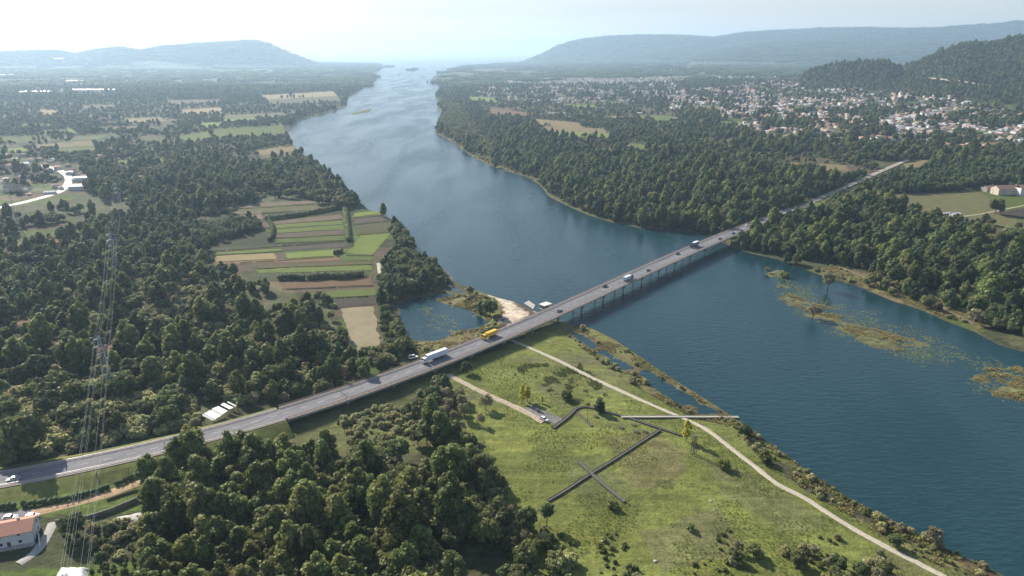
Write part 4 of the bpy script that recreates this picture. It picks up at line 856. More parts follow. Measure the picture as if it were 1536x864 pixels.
QR = dpoly(TX, TY, LINE[::10, :2]) < 22; QW = np.minimum(dpoly(TX, TY, LBW), dpoly(TX, TY, RBW)) < 16; QT = near_roads(TX, TY, 6) & ~QR
qx, qy, _ = proj(TX + 14, TY - 4, TZ); QM = inpoly(qx, qy, MEADOW)
QF = in_fields(TX + 9, TY) | in_fields(TX - 9, TY) | in_fields(TX, TY + 9) | in_fields(TX, TY - 9)
def qual(i):
    t = T[i]; lo, hi = (REG[t[7]][4] if t[7] >= 0 else (.4, 1.0)); lo, hi = (lo * .76, hi * .86) if t[7] >= 0 else (lo, hi); f = (t[5] - lo) / (hi - lo + 1e-6); sz = 'short' if f < .3 else 'big' if f > .75 else 'medium'
    w_ = ' near the bridge road' if QR[i] else ' at the waterline' if QW[i] else ' beside a track' if QT[i] else ' at the meadow edge' if QM[i] else ' at a field edge' if QF[i] else ''
    return sz + ' ' + ADJ[t[3]] + w_
for kd in PROTO:
    ids = np.where((TK == kd))[0]
    if not len(ids): continue
    vis = ids[infr[ids]]; vis = vis[np.argsort(-size_[vis])][:LIM[kd]]; vs = set(vis.tolist())
    for i in vis:
        t = T[i]; rl = REG[t[7]][5] if t[7] >= 0 else SCRUB[t[7]]
        o = inst_tree(kd, t[4], (t[0], t[1], t[2]), t[5], t[6], qual(i) + ' ' + rl, KNAME[kd].replace('_', ' ') + 's ' + rl)
        FIRST.setdefault((kd, t[4]), (o.children[0], o.children[1]))
    rest = [i for i in ids if i not in vs]
    if rest:
        vs_ = sorted({v for (k2, v) in FIRST if k2 == kd}); remap = {v: j for j, v in enumerate(vs_)}
        gn_scatter({'euc': 'eucalyptus_wood', 'brd': 'broadleaf_wood', 'evg': 'evergreen_wood', 'wil': 'willow_thicket', 'bsh': 'bush_cover', 'aut': 'autumn_wood', 'gry': 'leafless_wood', 'pin': 'pine_wood', 'pop': 'poplar_wood'}[kd],
                   [T[i][:3] for i in rest], [T[i][6] for i in rest], [T[i][5] for i in rest], [remap.get(T[i][4], 0) for i in rest], [FIRST[(kd, v)] for v in vs_],
                   'distant mass of ' + {'euc': 'eucalyptus', 'brd': 'round green trees', 'evg': 'dark green trees', 'wil': 'pale willow shrubs', 'bsh': 'low bushes', 'aut': 'brownish trees', 'gry': 'leafless trees', 'pin': 'pines', 'pop': 'poplars'}[kd] + ' filling in behind')
# far woods: tiles of low-detail woodland, kilometres away
rg = np.random.default_rng(77); glob = [(rg.normal() * 16, rg.normal() * 16, 3.5 + 2 * rg.random(), 3.5 + 3 * rg.random(), 3.5 + 3 * rg.random(), 4.5 + 3 * rg.random()) for _ in range(38)]
x, y = jgrid(-9500, 9500, 3200, 10200, 62, 9); k = abs(x) < .95 * y; x, y = x[k], y[k]; z = hgt(x, y); hh = hills_h(x, y); px, py, d = proj(x, y, np.maximum(z, 0))
k = (z > .8) & (px > -60) & (px < 1600) & ((fbm(x, y, 420, 501) * .55 + fbm(x, y, 130, 502) * .45 > .5) | ((hh > 25) & (fbm(x, y, 200, 503) > .25))); x, y, z = x[k], y[k], z[k]
wm = crown_mesh('far_woods', glob, 1500, 1.6, LM['evg'], rg)
tile = link(bpy.data.objects.new('woodland', wm)); tile.location = (x[0], y[0], z[0]); tag(tile, 'far dark woodland patches fading into the haze', kind='stuff')
gn_scatter('woodland', np.stack([x[1:], y[1:], z[1:]], 1), rg.random(len(x) - 1) * 6.28, .75 + .6 * rg.random(len(x) - 1), np.zeros(len(x) - 1), [(tile,)], 'far dark woods covering plain and hills in the haze')
print('TREES', len(T), 'far', len(x))
# ------------------------------------------------------------------ vehicles
M_GLASS = mat('vehicle_glass', (.02, .025, .03), .08, .6); M_TYRE = mat('tyre_rubber', (.02, .02, .02), .9, .2); M_RIM = mat('wheel_rim', (.4, .4, .4), .4, .5, metal=.6); M_LAMP = mat('lamp_glass', (.75, .72, .65), .2, .5); M_RED = mat('tail_lamp', (.35, .02, .02), .3, .5); M_DARK = mat('chassis_dark', (.035, .035, .04), .7, .3)
def paint(n, c): return mat('paint_' + n, c, .32, .5, .04, .8)
def wheel(par, x, y, r=.33, wd=.22):
    a = 2 * math.pi / 14
    ring = lambda yy, rr: [(x + rr * math.cos(a * k), yy, r + rr * math.sin(a * k)) for k in range(14)]
    s = 1 if y > 0 else -1
    wh = MB().loft([ring(y - wd / 2, r * .93), ring(y - wd / 4, r), ring(y + wd / 4, r), ring(y + wd / 2, r * .93)]).build('wheel', M_TYRE, par); fix_normals(wh)
    fix_normals(MB().loft([ring(y + s * wd / 2, r * .6), ring(y + s * (wd / 2 + .015), r * .55)]).build('rim', M_RIM, wh))
def car(loc, rz, pm, label, pitch=0.0, van=False):
    c = empty('car' if not van else 'van', loc, rz); tag(c, label, 'car' if not van else 'van')
    L, Wd = (4.3, 1.78) if not van else (4.7, 1.9)
    # lower body: lofted cross-sections along the length
    prof = [(-L / 2, .42, .78, .70), (-L / 2 + .12, .30, .92, .85), (-1.35, .24, .98, .89), (-.2, .24, .96, .89), (.75, .24, .93, .89), (1.55, .26, .84, .86), (L / 2 - .12, .32, .72, .80), (L / 2, .42, .62, .66)]
    if van: prof = [(p[0] * 1.08, p[1], p[2] + .15, p[3] * 1.06) for p in prof]
    secs = [[(x, -w_, z0), (x, -w_, (z0 + z1) / 2), (x, -w_ * .93, z1), (x, w_ * .93, z1), (x, w_, (z0 + z1) / 2), (x, w_, z0)] for x, z0, z1, w_ in prof]
    fix_normals(MB().loft(secs).build('body', pm, c))
    t, zt = (.0, 1.44) if not van else (.25, 1.95); zb = .93 if not van else 1.05
    gb = [[(-1.95 if not van else -2.3, s * .78, zb) for s in (-1, 1)], [(1.05 + t, s * .80, zb - .02) for s in (-1, 1)]]
    top = [[(-1.35 if not van else -2.15, s * .60, zt) for s in (-1, 1)], [(.35 + t, s * .62, zt) for s in (-1, 1)]]
    m_ = MB(); b4 = [gb[0][0], gb[1][0], gb[1][1], gb[0][1]]; t4 = [top[0][0], top[1][0], top[1][1], top[0][1]]; m_.loft([b4, t4])
    gl = fix_normals(m_.build('glasshouse', M_GLASS, c))
    bevel(MB().box(((t4[0][0] + t4[1][0]) / 2, 0, zt + .02), (t4[1][0] - t4[0][0] + .12, 1.30, .07)).build('roof', pm, c), .02, 1)
    for x in (-1.32, 1.32):
        for s in (-1, 1): wheel(c, x, s * .80)
    for s in (-1, 1):
        MB().box((L / 2 - .10, s * .58, .62), (.14, .3, .14)).build('headlight', M_LAMP, c); MB().box((-L / 2 + .04, s * .62, .78), (.1, .26, .16)).build('tail_light', M_RED, c); MB().box((.75, s * .97, .95), (.16, .14, .12)).build('mirror', pm, c)
    return c
def truck(loc, rz, cab_m, box_m, label, L=12.0, H=2.75, cabL=2.3, name='truck', cat='truck', side_m=None):
    c = empty(name, loc, rz); tag(c, label, cat); x1 = cabL / 2 + .3; tot = L + cabL + .6; xc = tot / 2 - cabL / 2
    prof = [(xc - cabL / 2, .7, 3.1), (xc + cabL * .28, .7, 3.1), (xc + cabL * .42, .65, 2.2), (xc + cabL / 2, .6, 1.7)]
    secs = [[(x, -1.2, z0), (x, -1.22, (z0 + z1) / 2), (x, -1.1, z1), (x, 1.1, z1), (x, 1.22, (z0 + z1) / 2), (x, 1.2, z0)] for x, z0, z1 in prof]
    cab = fix_normals(MB().loft(secs).build('cab', cab_m, c)); MB().quad([(xc + cabL * .44, -1.0, 2.12), (xc + cabL * .44, 1.0, 2.12), (xc + cabL * .33, .95, 2.85), (xc + cabL * .33, -.95, 2.85)]).build('windscreen', M_GLASS, cab)
    for s in (-1, 1): MB().quad([(xc - .2, s * 1.235, 1.9), (xc + cabL * .3, s * 1.225, 1.9), (xc + cabL * .2, s * 1.19, 2.6), (xc - .2, s * 1.2, 2.6)]).build('side_window', M_GLASS, cab); MB().box((xc + cabL * .42, s * 1.38, 2.2), (.12, .2, .55)).build('mirror', M_DARK, cab)
    for s in (-1, 1): MB().box((xc + cabL / 2 - .02, s * .85, .95), (.1, .35, .22)).build('headlight', M_LAMP, cab)
    xb = -tot / 2 + L / 2
    bx_ = bevel(MB().box((xb, 0, 1.2 + H / 2), (L, 2.5, H)).build('cargo_box', box_m, c), .06, 1)
    MB().box((xb, 0, 1.2 + H + .02), (L - .1, 2.3, .04)).build('box_roof', side_m or box_m, bx_)
    MB().box((0, 0, .95), (tot - .6, 1.1, .3)).build('chassis', M_DARK, c)
    for x in ([-tot / 2 + 1.2, -tot / 2 + 2.5, -tot / 2 + 3.8] if L > 8 else [-tot / 2 + 1.5]) + ([xc - .9] if L > 8 else []) + [xc + .4]:
        for s in (-1, 1): wheel(c, x, s * 1.05, .5, .3)
    MB().box((xb, 0, .75), (L * .45, 2.3, .55)).build('side_skirt', M_DARK, c)
    for s in (-1, 1): MB().box((-tot / 2 + .03, s * .95, 1.05), (.08, .35, .18)).build('tail_light', M_RED, c)
    return c
def on_road(px, off, fwd):
    i = idx_px(px, off); p = at_line(i, off, .02); tdir = LINE[min(i + 3, len(LINE) - 1)] - LINE[max(i - 3, 0)]; a = math.atan2(tdir[1], tdir[0]) + (0 if fwd else math.pi)
    return tuple(p), a
WH = paint('white', (.78, .78, .77)); SIL = paint('silver', (.45, .46, .47)); BLK = paint('black', (.03, .03, .035)); BLU = paint('blue', (.04, .10, .32)); GRY = paint('grey', (.13, .135, .14)); RD = paint('red', (.30, .035, .03)); YEL = paint('yellow', (.72, .44, .03)); LBL = paint('pale_blue', (.42, .55, .70)); DBL = paint('dark_blue', (.045, .055, .10))
truck(*on_road(651, 2.3, False), WH, paint('trailer_white', (.62, .66, .74)), 'long white semi trailer truck on the bridge behind the yellow truck', 13.2, 2.8, side_m=WH)
truck(*on_road(734, 2.3, False), YEL, YEL, 'bright yellow box truck on the bridge above the meadow', 8.0, 2.3, 2.0)
truck(*on_road(942, -2.3, True), DBL, LBL, 'dark cab tanker truck with pale blue load mid bridge', 7.5, 2.2, side_m=WH)
truck(*on_road(1041, 2.3, False), DBL, paint('navy_box', (.08, .11, .22)), 'dark blue truck with a bright white roof near the far bank', 8.0, 2.9, side_m=WH)
for px, off, fw, pm, lb in ((840, -2.3, True, GRY, 'dark grey car on the bridge above the shore hut'), (907, 2.3, False, BLK, 'black car on the bridge following behind the tanker'), (973, -2.3, True, GRY, 'grey car ahead of the tanker on the bridge'),
                            (1016, 2.3, False, BLK, 'black car in front of the dark blue truck'), (1080, -2.3, True, GRY, 'small grey car on the far part of the bridge'), (1100, -2.3, True, BLU, 'blue car near the far end of the bridge'), (1120, 2.3, False, WH, 'white car between the blue car and far bank'),
                            (1141, 2.3, False, BLK, 'black car above the right bank trees'), (1197, 2.3, False, RD, 'red car where the bridge meets the wood'), (21, -2.3, False, SIL, 'silver car on the embankment road by the big green tree')):
    l_, a_ = on_road(px, off, fw); car(l_, a_, pm, lb)
def parked(px, py, rz, pm, lb, van=False): p = G(px, py); return car((p[0], p[1], p[2] + .32), rz, pm, lb, van=van)
parked(816, 631, -.75, WH, 'white car parked at the end of the dirt lane'); parked(755, 481, 1.2, BLU, 'blue car parked in the shade beside the beach'); parked(620, 538, .3, WH, 'white van parked at the wood edge beside the bridge', True)
parked(49, 777, .25, WH, 'white car parked behind the red roofed house'); parked(16, 779, .2, SIL, 'silver car on the shaded lane behind the red roofed house')

# ------------------------------------------------------------------ houses
M_WALLW = mat('render_white', (.60, .59, .57), .9, .15, .08, .3, obj_var=.06); M_WALLC = mat('render_cream', (.58, .51, .40), .9, .15, .08, .3, obj_var=.1); M_WALLG = mat('granite_wall', (.30, .285, .265), .9, .15, .2, 1.2, obj_var=.1)
M_TILE = mat('tile_orange', (.40, .21, .135), .85, .2, .22, 1.5, obj_var=.2); M_TILEB = mat('tile_brown', (.27, .16, .12), .85, .2, .25, 1.5, obj_var=.2); M_TILEG = mat('roof_grey', (.46, .45, .44), .8, .2, .2, 1.0, obj_var=.15); M_PANE = mat('window_pane', (.03, .04, .05), .1, .6); M_FRAME = mat('window_frame', (.6, .6, .58), .6, .3)
M_DOOR = mat('door_paint', (.12, .07, .04), .6, .3)
def gable(par, w_, l_, h, rh, ov, rm, name='roof'):
    """ridge along x"""
    m_ = MB()
    for s in (-1, 1):
        a_, b_ = (-l_ / 2 - ov, s * (w_ / 2 + ov), h - ov * rh / (w_ / 2)), (l_ / 2 + ov, s * (w_ / 2 + ov), h - ov * rh / (w_ / 2)); c_, d_ = (l_ / 2 + ov, 0, h + rh), (-l_ / 2 - ov, 0, h + rh)
        up = lambda p: (p[0], p[1], p[2] + .18)
        m_.loft([[a_, b_, c_, d_], [up(a_), up(b_), up(c_), up(d_)]])
    return fix_normals(m_.build(name, rm, par))
def hip(par, w_, l_, h, rh, ov, rm):
    k = (l_ - w_) / 2; o = ov; e = [(-l_ / 2 - o, -w_ / 2 - o, h), (l_ / 2 + o, -w_ / 2 - o, h), (l_ / 2 + o, w_ / 2 + o, h), (-l_ / 2 - o, w_ / 2 + o, h)]; r = [(-k, 0, h + rh), (k, 0, h + rh)]
    m_ = MB(); m_.quad([e[0], e[1], r[1], r[0]]); m_.quad([e[2], e[3], r[0], r[1]]); m_.quad([e[1], e[2], r[1]]); m_.quad([e[3], e[0], r[0]]); m_.quad(e[::-1])
    return fix_normals(m_.build('roof', rm, par))
def walls(par, w_, l_, h, rh, wm, gab=True):
    m_ = MB(); z0 = -2.5
    lo = [(-l_ / 2, -w_ / 2, z0), (l_ / 2, -w_ / 2, z0), (l_ / 2, w_ / 2, z0), (-l_ / 2, w_ / 2, z0)]; hi = [(p[0], p[1], h) for p in lo]; m_.loft([lo, hi])
    if gab:
        for s in (-1, 1): m_.quad([(s * l_ / 2, -w_ / 2, h), (s * l_ / 2, w_ / 2, h), (s * l_ / 2, 0, h + rh)])
    return fix_normals(m_.build('wall', wm, par))
def window(par, x, y, z, face, ww=1.1, wh=1.2):
    d = (.06, ww, wh) if face in '+x-x' and face[1] == 'x' else (ww, .06, wh); g = (.03, ww - .2, wh - .2) if face[1] == 'x' else (ww - .2, .03, wh - .2); s = 1 if face[0] == '+' else -1
    o = MB().box((x, y, z), d).build('window', M_FRAME, par); q = (x + s * .035, y, z) if face[1] == 'x' else (x, y + s * .035, z)
    MB().box(q, g).build('pane', M_PANE, o)
def house(name, w_, l_, h, rh, wm, rm, label, hipped=False, wins=2, chim=True, loc=(0, 0, 0), rz=0.0, group=None):
    e = empty(name, loc, rz); tag(e, label, 'house', group); walls(e, w_, l_, h, rh, wm, not hipped)
    r = hip(e, w_, l_, h, rh, .5, rm) if hipped else gable(e, w_, l_, h, rh, .45, rm)
    for st in range(wins):
        for k in range(3):
            for s, f in ((-1, '-y'), (1, '+y')): window(e, (k - 1) * l_ * .3, s * (w_ / 2 + .03), 1.6 + 2.8 * st, f)
        for s, f in ((-1, '-x'), (1, '+x')): window(e, s * (l_ / 2 + .03), w_ * .2, 1.6 + 2.8 * st, f)
    MB().box((l_ * .12, -w_ / 2 - .03, 1.05), (1.0, .08, 2.1)).build('door', M_DOOR, e)
    if chim: MB().box((l_ * .25, w_ * .12, h + rh * .9), (.7, .7, 1.8)).build('chimney', wm, r)
    return e
HP = []
HDEF = [('white', M_WALLW, 'orange tiled', M_TILE, 9, 13, 5.6, 1.9, True), ('white', M_WALLW, 'brown tiled', M_TILEB, 8, 14, 5.4, 1.8, False), ('cream', M_WALLC, 'orange tiled', M_TILE, 9, 11, 5.8, 1.8, True), ('white', M_WALLW, 'grey', M_TILEG, 10, 17, 4.2, 1.2, False), ('white', M_WALLW, 'orange tiled', M_TILE, 7, 12, 3.2, 1.5, False), ('stone', M_WALLG, 'brown tiled', M_TILEB, 7.5, 13, 5.2, 1.7, False)]
VN = ['in the hillside village', 'in the village beyond the river bend', 'in the left bank village', 'in the hazy town on the left plain', 'in the far valley town']
HS = []
def village(P, sp, thr, vi, seed, n2=60):
    C = np.array([G(*p)[:2] for p in P]); x, y = jgrid(C[:, 0].min(), C[:, 0].max(), C[:, 1].min(), C[:, 1].max(), sp, seed); z = hgt(x, y); px, py, d = proj(x, y, np.maximum(z, 0)); rg = np.random.default_rng(seed)
    k = inpoly(px, py, P) & (z > 1) & (hills_h(x, y) < 22) & (fbm(x, y, 190, 600 + seed, 2) * .6 + fbm(x, y, n2, 610 + seed, 2) * .4 + (rg.random(len(x)) - .5) * .22 > thr) & ~in_fields(x, y)
    for a_, b_, c_ in zip(x[k], y[k], z[k]): HS.append((a_, b_, c_, int(rg.choice(6, p=[.2, .16, .15, .3, .11, .08])), .52 + .36 * rg.random(), rg.choice([0, 1.57]) + .35 + rg.normal() * .25, vi))
village(VILL[0], 18, .40, 0, 1); village(VILL[1], 28, .45, 1, 2); village(VILL[2], 27, .42, 2, 3); village(VILL[3], 60, .5, 3, 4)
village([(990,100),(1200,100),(1250,118),(1080,130),(1000,130)], 42, .53, 1, 5); village([(860,86),(1090,84),(1090,97),(860,100)], 75, .48, 4, 6); village([(930,160),(1040,165),(1100,200),(1060,210),(960,180)], 42, .56, 0, 7)
village([(150,85),(420,88),(440,100),(200,108)], 120, .55, 3, 8); village([(30,150),(260,142),(250,200),(60,215),(0,200)], 60, .6, 3, 9); village([(150,225),(240,250),(230,290),(140,280)], 32, .55, 2, 10); village([(1180,118),(1260,110),(1400,128),(1290,130)], 40, .56, 0, 11)
hx = np.array([h[:3] for h in HS]); hp, hq, hd = proj(hx[:, 0], hx[:, 1], hx[:, 2]); order = [i for i in np.argsort(hd) if 2 < hp[i] < 1534 and hq[i] > 60]
big = set(order[:300]); hproto = {}
def hproto_get(k, full):
    if (k, full) not in hproto:
        c1, wm, c2, rm, w_, l_, h, rh, hp_ = HDEF[k]; hproto[(k, full)] = house('house', w_, l_, h, rh, wm, rm, 'x', hp_, (2 if h > 4 else 1) if full else 0, full); hproto[(k, full)]['fresh'] = 1
    return hproto[(k, full)]
for n_, i in enumerate(order[:300]):
    x, y, z, k, s, r, vi = HS[i]; pr = hproto_get(k, n_ < 70); o = pr if pr.get('fresh') else copy_tree(pr)
    if 'fresh' in o: del o['fresh']
    o.location = (x, y, z); o.rotation_euler = (0, 0, r); o.scale = (s, s, s * .95)
    tag(o, f"{'small ' if s < .64 else 'large ' if s > .78 else ''}{HDEF[k][0]} house with {HDEF[k][2]} roof {VN[vi]}", 'house', 'houses ' + VN[vi])
rest = [i for i in range(len(HS)) if i not in big]
vs_ = sorted({k for (k, f) in hproto}); rm_ = {k: j for j, k in enumerate(vs_)}
def flat_children(o): return [c for c in o.children if c.name.split('.')[0] in ('wall', 'roof')]
gn_scatter('village_houses', [HS[i][:3] for i in rest], [HS[i][5] for i in rest], [HS[i][4] for i in rest], [rm_.get(HS[i][3], 0) for i in rest], [flat_children(hproto.get((k, False)) or hproto[(k, True)]) for k in vs_], 'far white and orange roofed houses too distant to tell apart')
print('HOUSES', len(HS))
# long pale sheds
def shed(px, py, l_, w_, h, rz, lab, rm=None):
    p = G(px, py); e = empty('warehouse', (p[0], p[1], p[2]), rz); tag(e, lab, 'warehouse'); walls(e, w_, l_, h, w_ * .08, M_WALLW); gable(e, w_, l_, h, w_ * .08, .4, rm or mat('roof_white', (.55, .55, .54), .5, .4, .05, .2))
    MB().box((0, -w_ / 2 - .05, h * .35), (l_ * .12, .12, h * .7)).build('door', M_FRAME, e)
for a_ in ((43,141,60,25,8,.05,'small white roofed warehouse left of the twin sheds'), (58,141,95,30,9,.05,'wide white roofed warehouse in the hazy left plain'), (112,125,120,40,12,.0,'bright white factory hall beside a white tower block'), (142,138,170,35,9,.02,'very long cream roofed shed on the left plain'), (165,117,90,30,9,0,'white shed behind the long cream shed'),
           (178,117,160,35,10,.02,'broad pale hall at the edge of the left town'), (198,114,100,30,9,0,'pale warehouse past the broad hall'), (8,115,110,40,10,.1,'white hall at the left edge of the town'), (90,92,90,50,25,0,'bright white block below the left hill'),
           (122,284,22,14,5,.15,'cream roofed workshop beside the pale winding road'), (136,283,18,13,5,.15,'pale yellow roofed workshop beside its cream neighbour'), (130,271,26,12,5,.3,'blue grey roofed workshop by the pale winding road'), (836,172,40,10,4,.05,'long low white greenhouse in the tan field'), (856,177,30,9,4,-.05,'short low white greenhouse in the tan field'), (1045,172,60,14,5,0,'long white roofed shed below the hillside village')): shed(*a_)
p = G(96, 130); e = empty('tower_block', tuple(p), 0); tag(e, 'white tower block beside the factory hall', 'building'); walls(e, 16, 22, 34, 0, M_WALLW, False); MB().box((0, 0, 34.3), (22.8, 16.8, .6)).build('roof', M_TILEG, e)
for st in range(8):
    for k in range(3): window(e, (k - 1) * 6.5, -8.05, 3 + 4 * st, '-y', 3, 2)
# manor house by the vineyard
p = G(1512, 291); e = house('manor_house', 12, 34, 7, 3, M_WALLC, M_TILEB, 'large stone manor with dark roofs and white gable above the vineyard', False, 2, True, tuple(p), .1); w2 = bevel(MB().box((8, -8, 3), (10, 10, 11)).build('wing', M_WALLW, e), .05, 1); gable(e, 10, 10, 8.6, 2.4, .4, M_TILEB, 'wing_roof').location = (8, -8, 0)
p = G(1484, 287); house('house', 9, 16, 4.5, 2, M_WALLG, M_TILEB, 'low dark roofed farm house beside the manor', False, 1, True, tuple(p), .2)
p = G(1432, 325); house('farm_shed', 5, 9, 3, 1, M_WALLW, mat('roof_white', (.72, .72, .7)), 'small white farm shed in the vineyard', False, 1, False, tuple(p), .3); p = G(1418, 323); house('farm_shed', 4, 8, 2.4, .7, M_WALLG, M_TILEG, 'low grey farm shed beside the white one', False, 1, False, tuple(p), .2)
p = G(1176, 362); house('cabin', 6, 9, 3, 1.6, M_WALLC, M_TILEB, 'small dark roofed cabin in a clearing on the right bank', False, 1, False, tuple(p), .8)
for px, py, l_ in ((38,482,'pinkish roofed house half hidden by the left wood'), (92,355,'dark roofed house at the wood edge by the round yard'), (165,520,'red roofed house under the power line in the wood')):
    p = G(px, py + 14); house('house', 8, 12, 4.2, 1.8, M_WALLC, M_TILE, l_, False, 1, True, tuple(p), .4)
# the red roofed house beside the embankment road
pe = G(49, 818); pw = G(-60, 838); dv = pe - pw; rz = math.atan2(dv[1], dv[0]); ctr = G(52, 812) + np.array([-math.cos(rz), -math.sin(rz), 0]) * 9 + np.array([-math.sin(rz), math.cos(rz), 0]) * 3.6
M_TILEP = mat('tile_pink', (.46, .235, .17), .85, .2, .15, 2.5); hb = house('house', 8.6, 18, 4.9, 1.9, M_WALLW, M_TILEP, 'white house with a faded red tiled roof below the embankment', False, 2, True, (ctr[0], ctr[1], ctr[2]), rz)
MB().box((0, -5.2, .15), (19, 1.8, .5)).build('terrace', M_CONC, hb)
def wall_line(name, pts, h, th, m_, lab, cat, dz=0, step=2.0):
    P = spline([G(*p)[:2] for p in pts], step, 2); N = normals2(P); mb = MB(); secs = []
    for p, n_ in zip(P, N):
        z = hgt(p[0], p[1]); q = th / 2; hh = h * (1 + .08 * (vnoise(p[0], p[1], 3, 1) - .5)); secs.append([(p[0] + n_[0] * q, p[1] + n_[1] * q, z - .5), (p[0] - n_[0] * q, p[1] - n_[1] * q, z - .5), (p[0] - n_[0] * q, p[1] - n_[1] * q, z + hh), (p[0] + n_[0] * q, p[1] + n_[1] * q, z + hh)])
    return tag(fix_normals(mb.loft(secs).build(name, m_)), lab, cat)
wall_line('stone_wall', [(84,786),(110,784),(140,777),(165,769),(190,759),(216,747)], 1.7, .5, mat('dry_stone', (.20, .19, .17), .95, .1, .4, 1.5, bump=.08, coord='World'), 'dark stone wall between the lawn and the rough garden', 'wall')
wall_line('garden_wall', [(61,824),(58,800),(55,790)], 1.2, .3, M_WALLW, 'white garden wall at the end of the red roofed house', 'wall'); wall_line('fence', [(160,752),(180,745),(200,738),(216,736)], .9, .12, mat('old_wood', (.16, .13, .10), .9, .1, .3, 2, coord='World'), 'thin dark fence on the small lawn beside the dirt track', 'fence')
# sheets and heaps
def lump(name, pts, h, m_, lab, cat, n=14, seed=1):
    c = np.array([G(*p) for p in pts]); u, v = np.meshgrid(np.linspace(0, 1, n + 1), np.linspace(0, 1, n + 1)); X, Y = [((c[0][i] * (1 - u) + c[1][i] * u) * (1 - v) + (c[3][i] * (1 - u) + c[2][i] * u) * v) for i in (0, 1)]
    ed = np.minimum(np.minimum(u, 1 - u), np.minimum(v, 1 - v)); Xj = X + (fbm(X, Y, 2.2, seed) - .5) * 2; Z = hgt(X, Y) + .05 + h * smooth(0, .22, ed) * (.5 + fbm(X, Y, 2.0, seed + 5)) - .3 * (ed == 0); ii = np.arange(X.size).reshape(X.shape)
    F = np.stack([ii[:-1, :-1], ii[:-1, 1:], ii[1:, 1:], ii[1:, :-1]], -1).reshape(-1, 4)[:, ::-1]; return tag(fix_normals(link(bpy.data.objects.new(name, np_mesh(name, np.stack([Xj.ravel(), Y.ravel(), Z.ravel()], 1), F, m_, False)))), lab, cat)
M_SHEET = mat('white_sheeting', (.74, .74, .73), .45, .4, .08, .8, coord='World', bump=.1)
lump('plastic_sheet', [(172,777),(212,768),(216,782),(166,793)], .8, mat('pale_slab', (.5, .48, .44), .9, .1, .2, .6, coord='World'), 'pale rumpled sheeting on bare ground beside the wood', 'sheet', 14, 2); lump('plastic_sheet', [(92,852),(132,852),(136,880),(70,884)], 1.6, M_SHEET, 'bright white plastic covered heap in the rough garden', 'sheet', 14, 3)
c4 = [G(*p) for p in ((304,632),(344,611),(357,616),(322,640))]; e = empty('polytunnel', tuple(c4[0])); tag(e, 'white plastic roofed shelter behind the embankment road', 'shelter'); zt = max(p[2] for p in c4) + 3.4
A_, B_, C_, D_ = [np.array(p[:2]) for p in c4]; nn_ = 13
for k in range(nn_):                       # corrugated sheets, some slid or missing
    if k in (8, 11): continue
    u0, u1 = k / nn_, (k + 1) / nn_ - .006; m0 = (u0 + u1) / 2; sl = .06 * ((k * 7) % 5) / 5; q = []
    for u in (u0, m0, u1):
        t_, b_ = A_ * (1 - u) + B_ * u, D_ * (1 - u) + C_ * u; q.append((t_ * (1 - sl) + b_ * sl, b_ * (1 - sl * .5) + t_ * sl * .5, zt - .25 * (u * 2 - 1) ** 2 + (.22 if u == m0 else 0) + .06 * ((k * 3) % 4)))
    wpart(MB().strip([(*r[0], r[2]) for r in q], [(*r[1], r[2] - .5) for r in q]), 'roof_sheet', M_SHEET if k % 4 else mat('grey_sheeting', (.5, .5, .5), .6, .3, .15, .6, coord='World'), e)
for p in c4: wpart(MB().box((p[0], p[1], (p[2] + zt) / 2 - .1), (.25, .25, zt - p[2] + .2)), 'post', M_DARK, e)
# roadside sign panel and poles on the embankment
def pole(px, py, h, lab, nm='utility_pole', r=.12):
    p = G(px, py); e = empty(nm, tuple(p)); tag(e, lab, 'pole'); MB().tube([(0, 0, -.5), (0, 0, h)], [r * 1.2, r * .8], 8).build('post', mat('pole_wood', (.14, .11, .085), .9, .1, .3, 2), e); MB().box((0, 0, h - .5), (1.2, .1, .1)).build('crossbar', MATS['pole_wood'], e)
pole(197, 726, 7, 'thin wooden pole at the foot of the embankment'); pole(881, 632, 6, 'thin wooden pole beside the boardwalk bend')
i_ = idx_px(144, -9); p = at_line(i_, -9.2); zg = p[2] - 1.4; e = empty('road_sign', (p[0], p[1], zg), math.atan2(LN[i_, 1], LN[i_, 0])); tag(e, 'blue grey road sign panel on the embankment slope', 'sign')
for s in (-.7, .7): MB().box((s, 0, .6), (.1, .1, 2.2)).build('post', M_STEEL, e)
MB().box((0, -.08, 1.6), (2.0, .06, 1.3)).build('panel', mat('sign_back', (.24, .28, .36), .5, .4, .05, 1), e)
def hedge(name, pts, h, wd, lab, m_=None, leaf=.35, dens=9, world=None, off=None, seed=3, cat='hedge'):
    P = spline(world if world is not None else [G(*p)[:2] for p in pts], 1.6, 2); rg = np.random.default_rng(seed); z = hgt(P[:, 0], P[:, 1]); lob = [(p[0] - P[0, 0], p[1] - P[0, 1], zz - z[0] + h * .42, wd * (.5 + .2 * rg.random()), wd * (.5 + .2 * rg.random()), h * (.45 + .2 * rg.random())) for p, zz in zip(P, z) if rg.random() > .08]
    o = link(bpy.data.objects.new(name, crown_mesh(name, lob, int(len(P) * dens), leaf, m_ or LM['bsh'], rg))); o.location = (P[0, 0], P[0, 1], z[0]); return tag(o, lab, cat)
hedge('hedge', [(-10,766),(40,760),(80,755),(110,750),(150,739),(185,726),(214,711)], 2.8, 2.4, 'dark hedge that also stands in for the shadow along the embankment foot', LM['evg'])  # real hedge made larger and darker to stand for the shadow band too
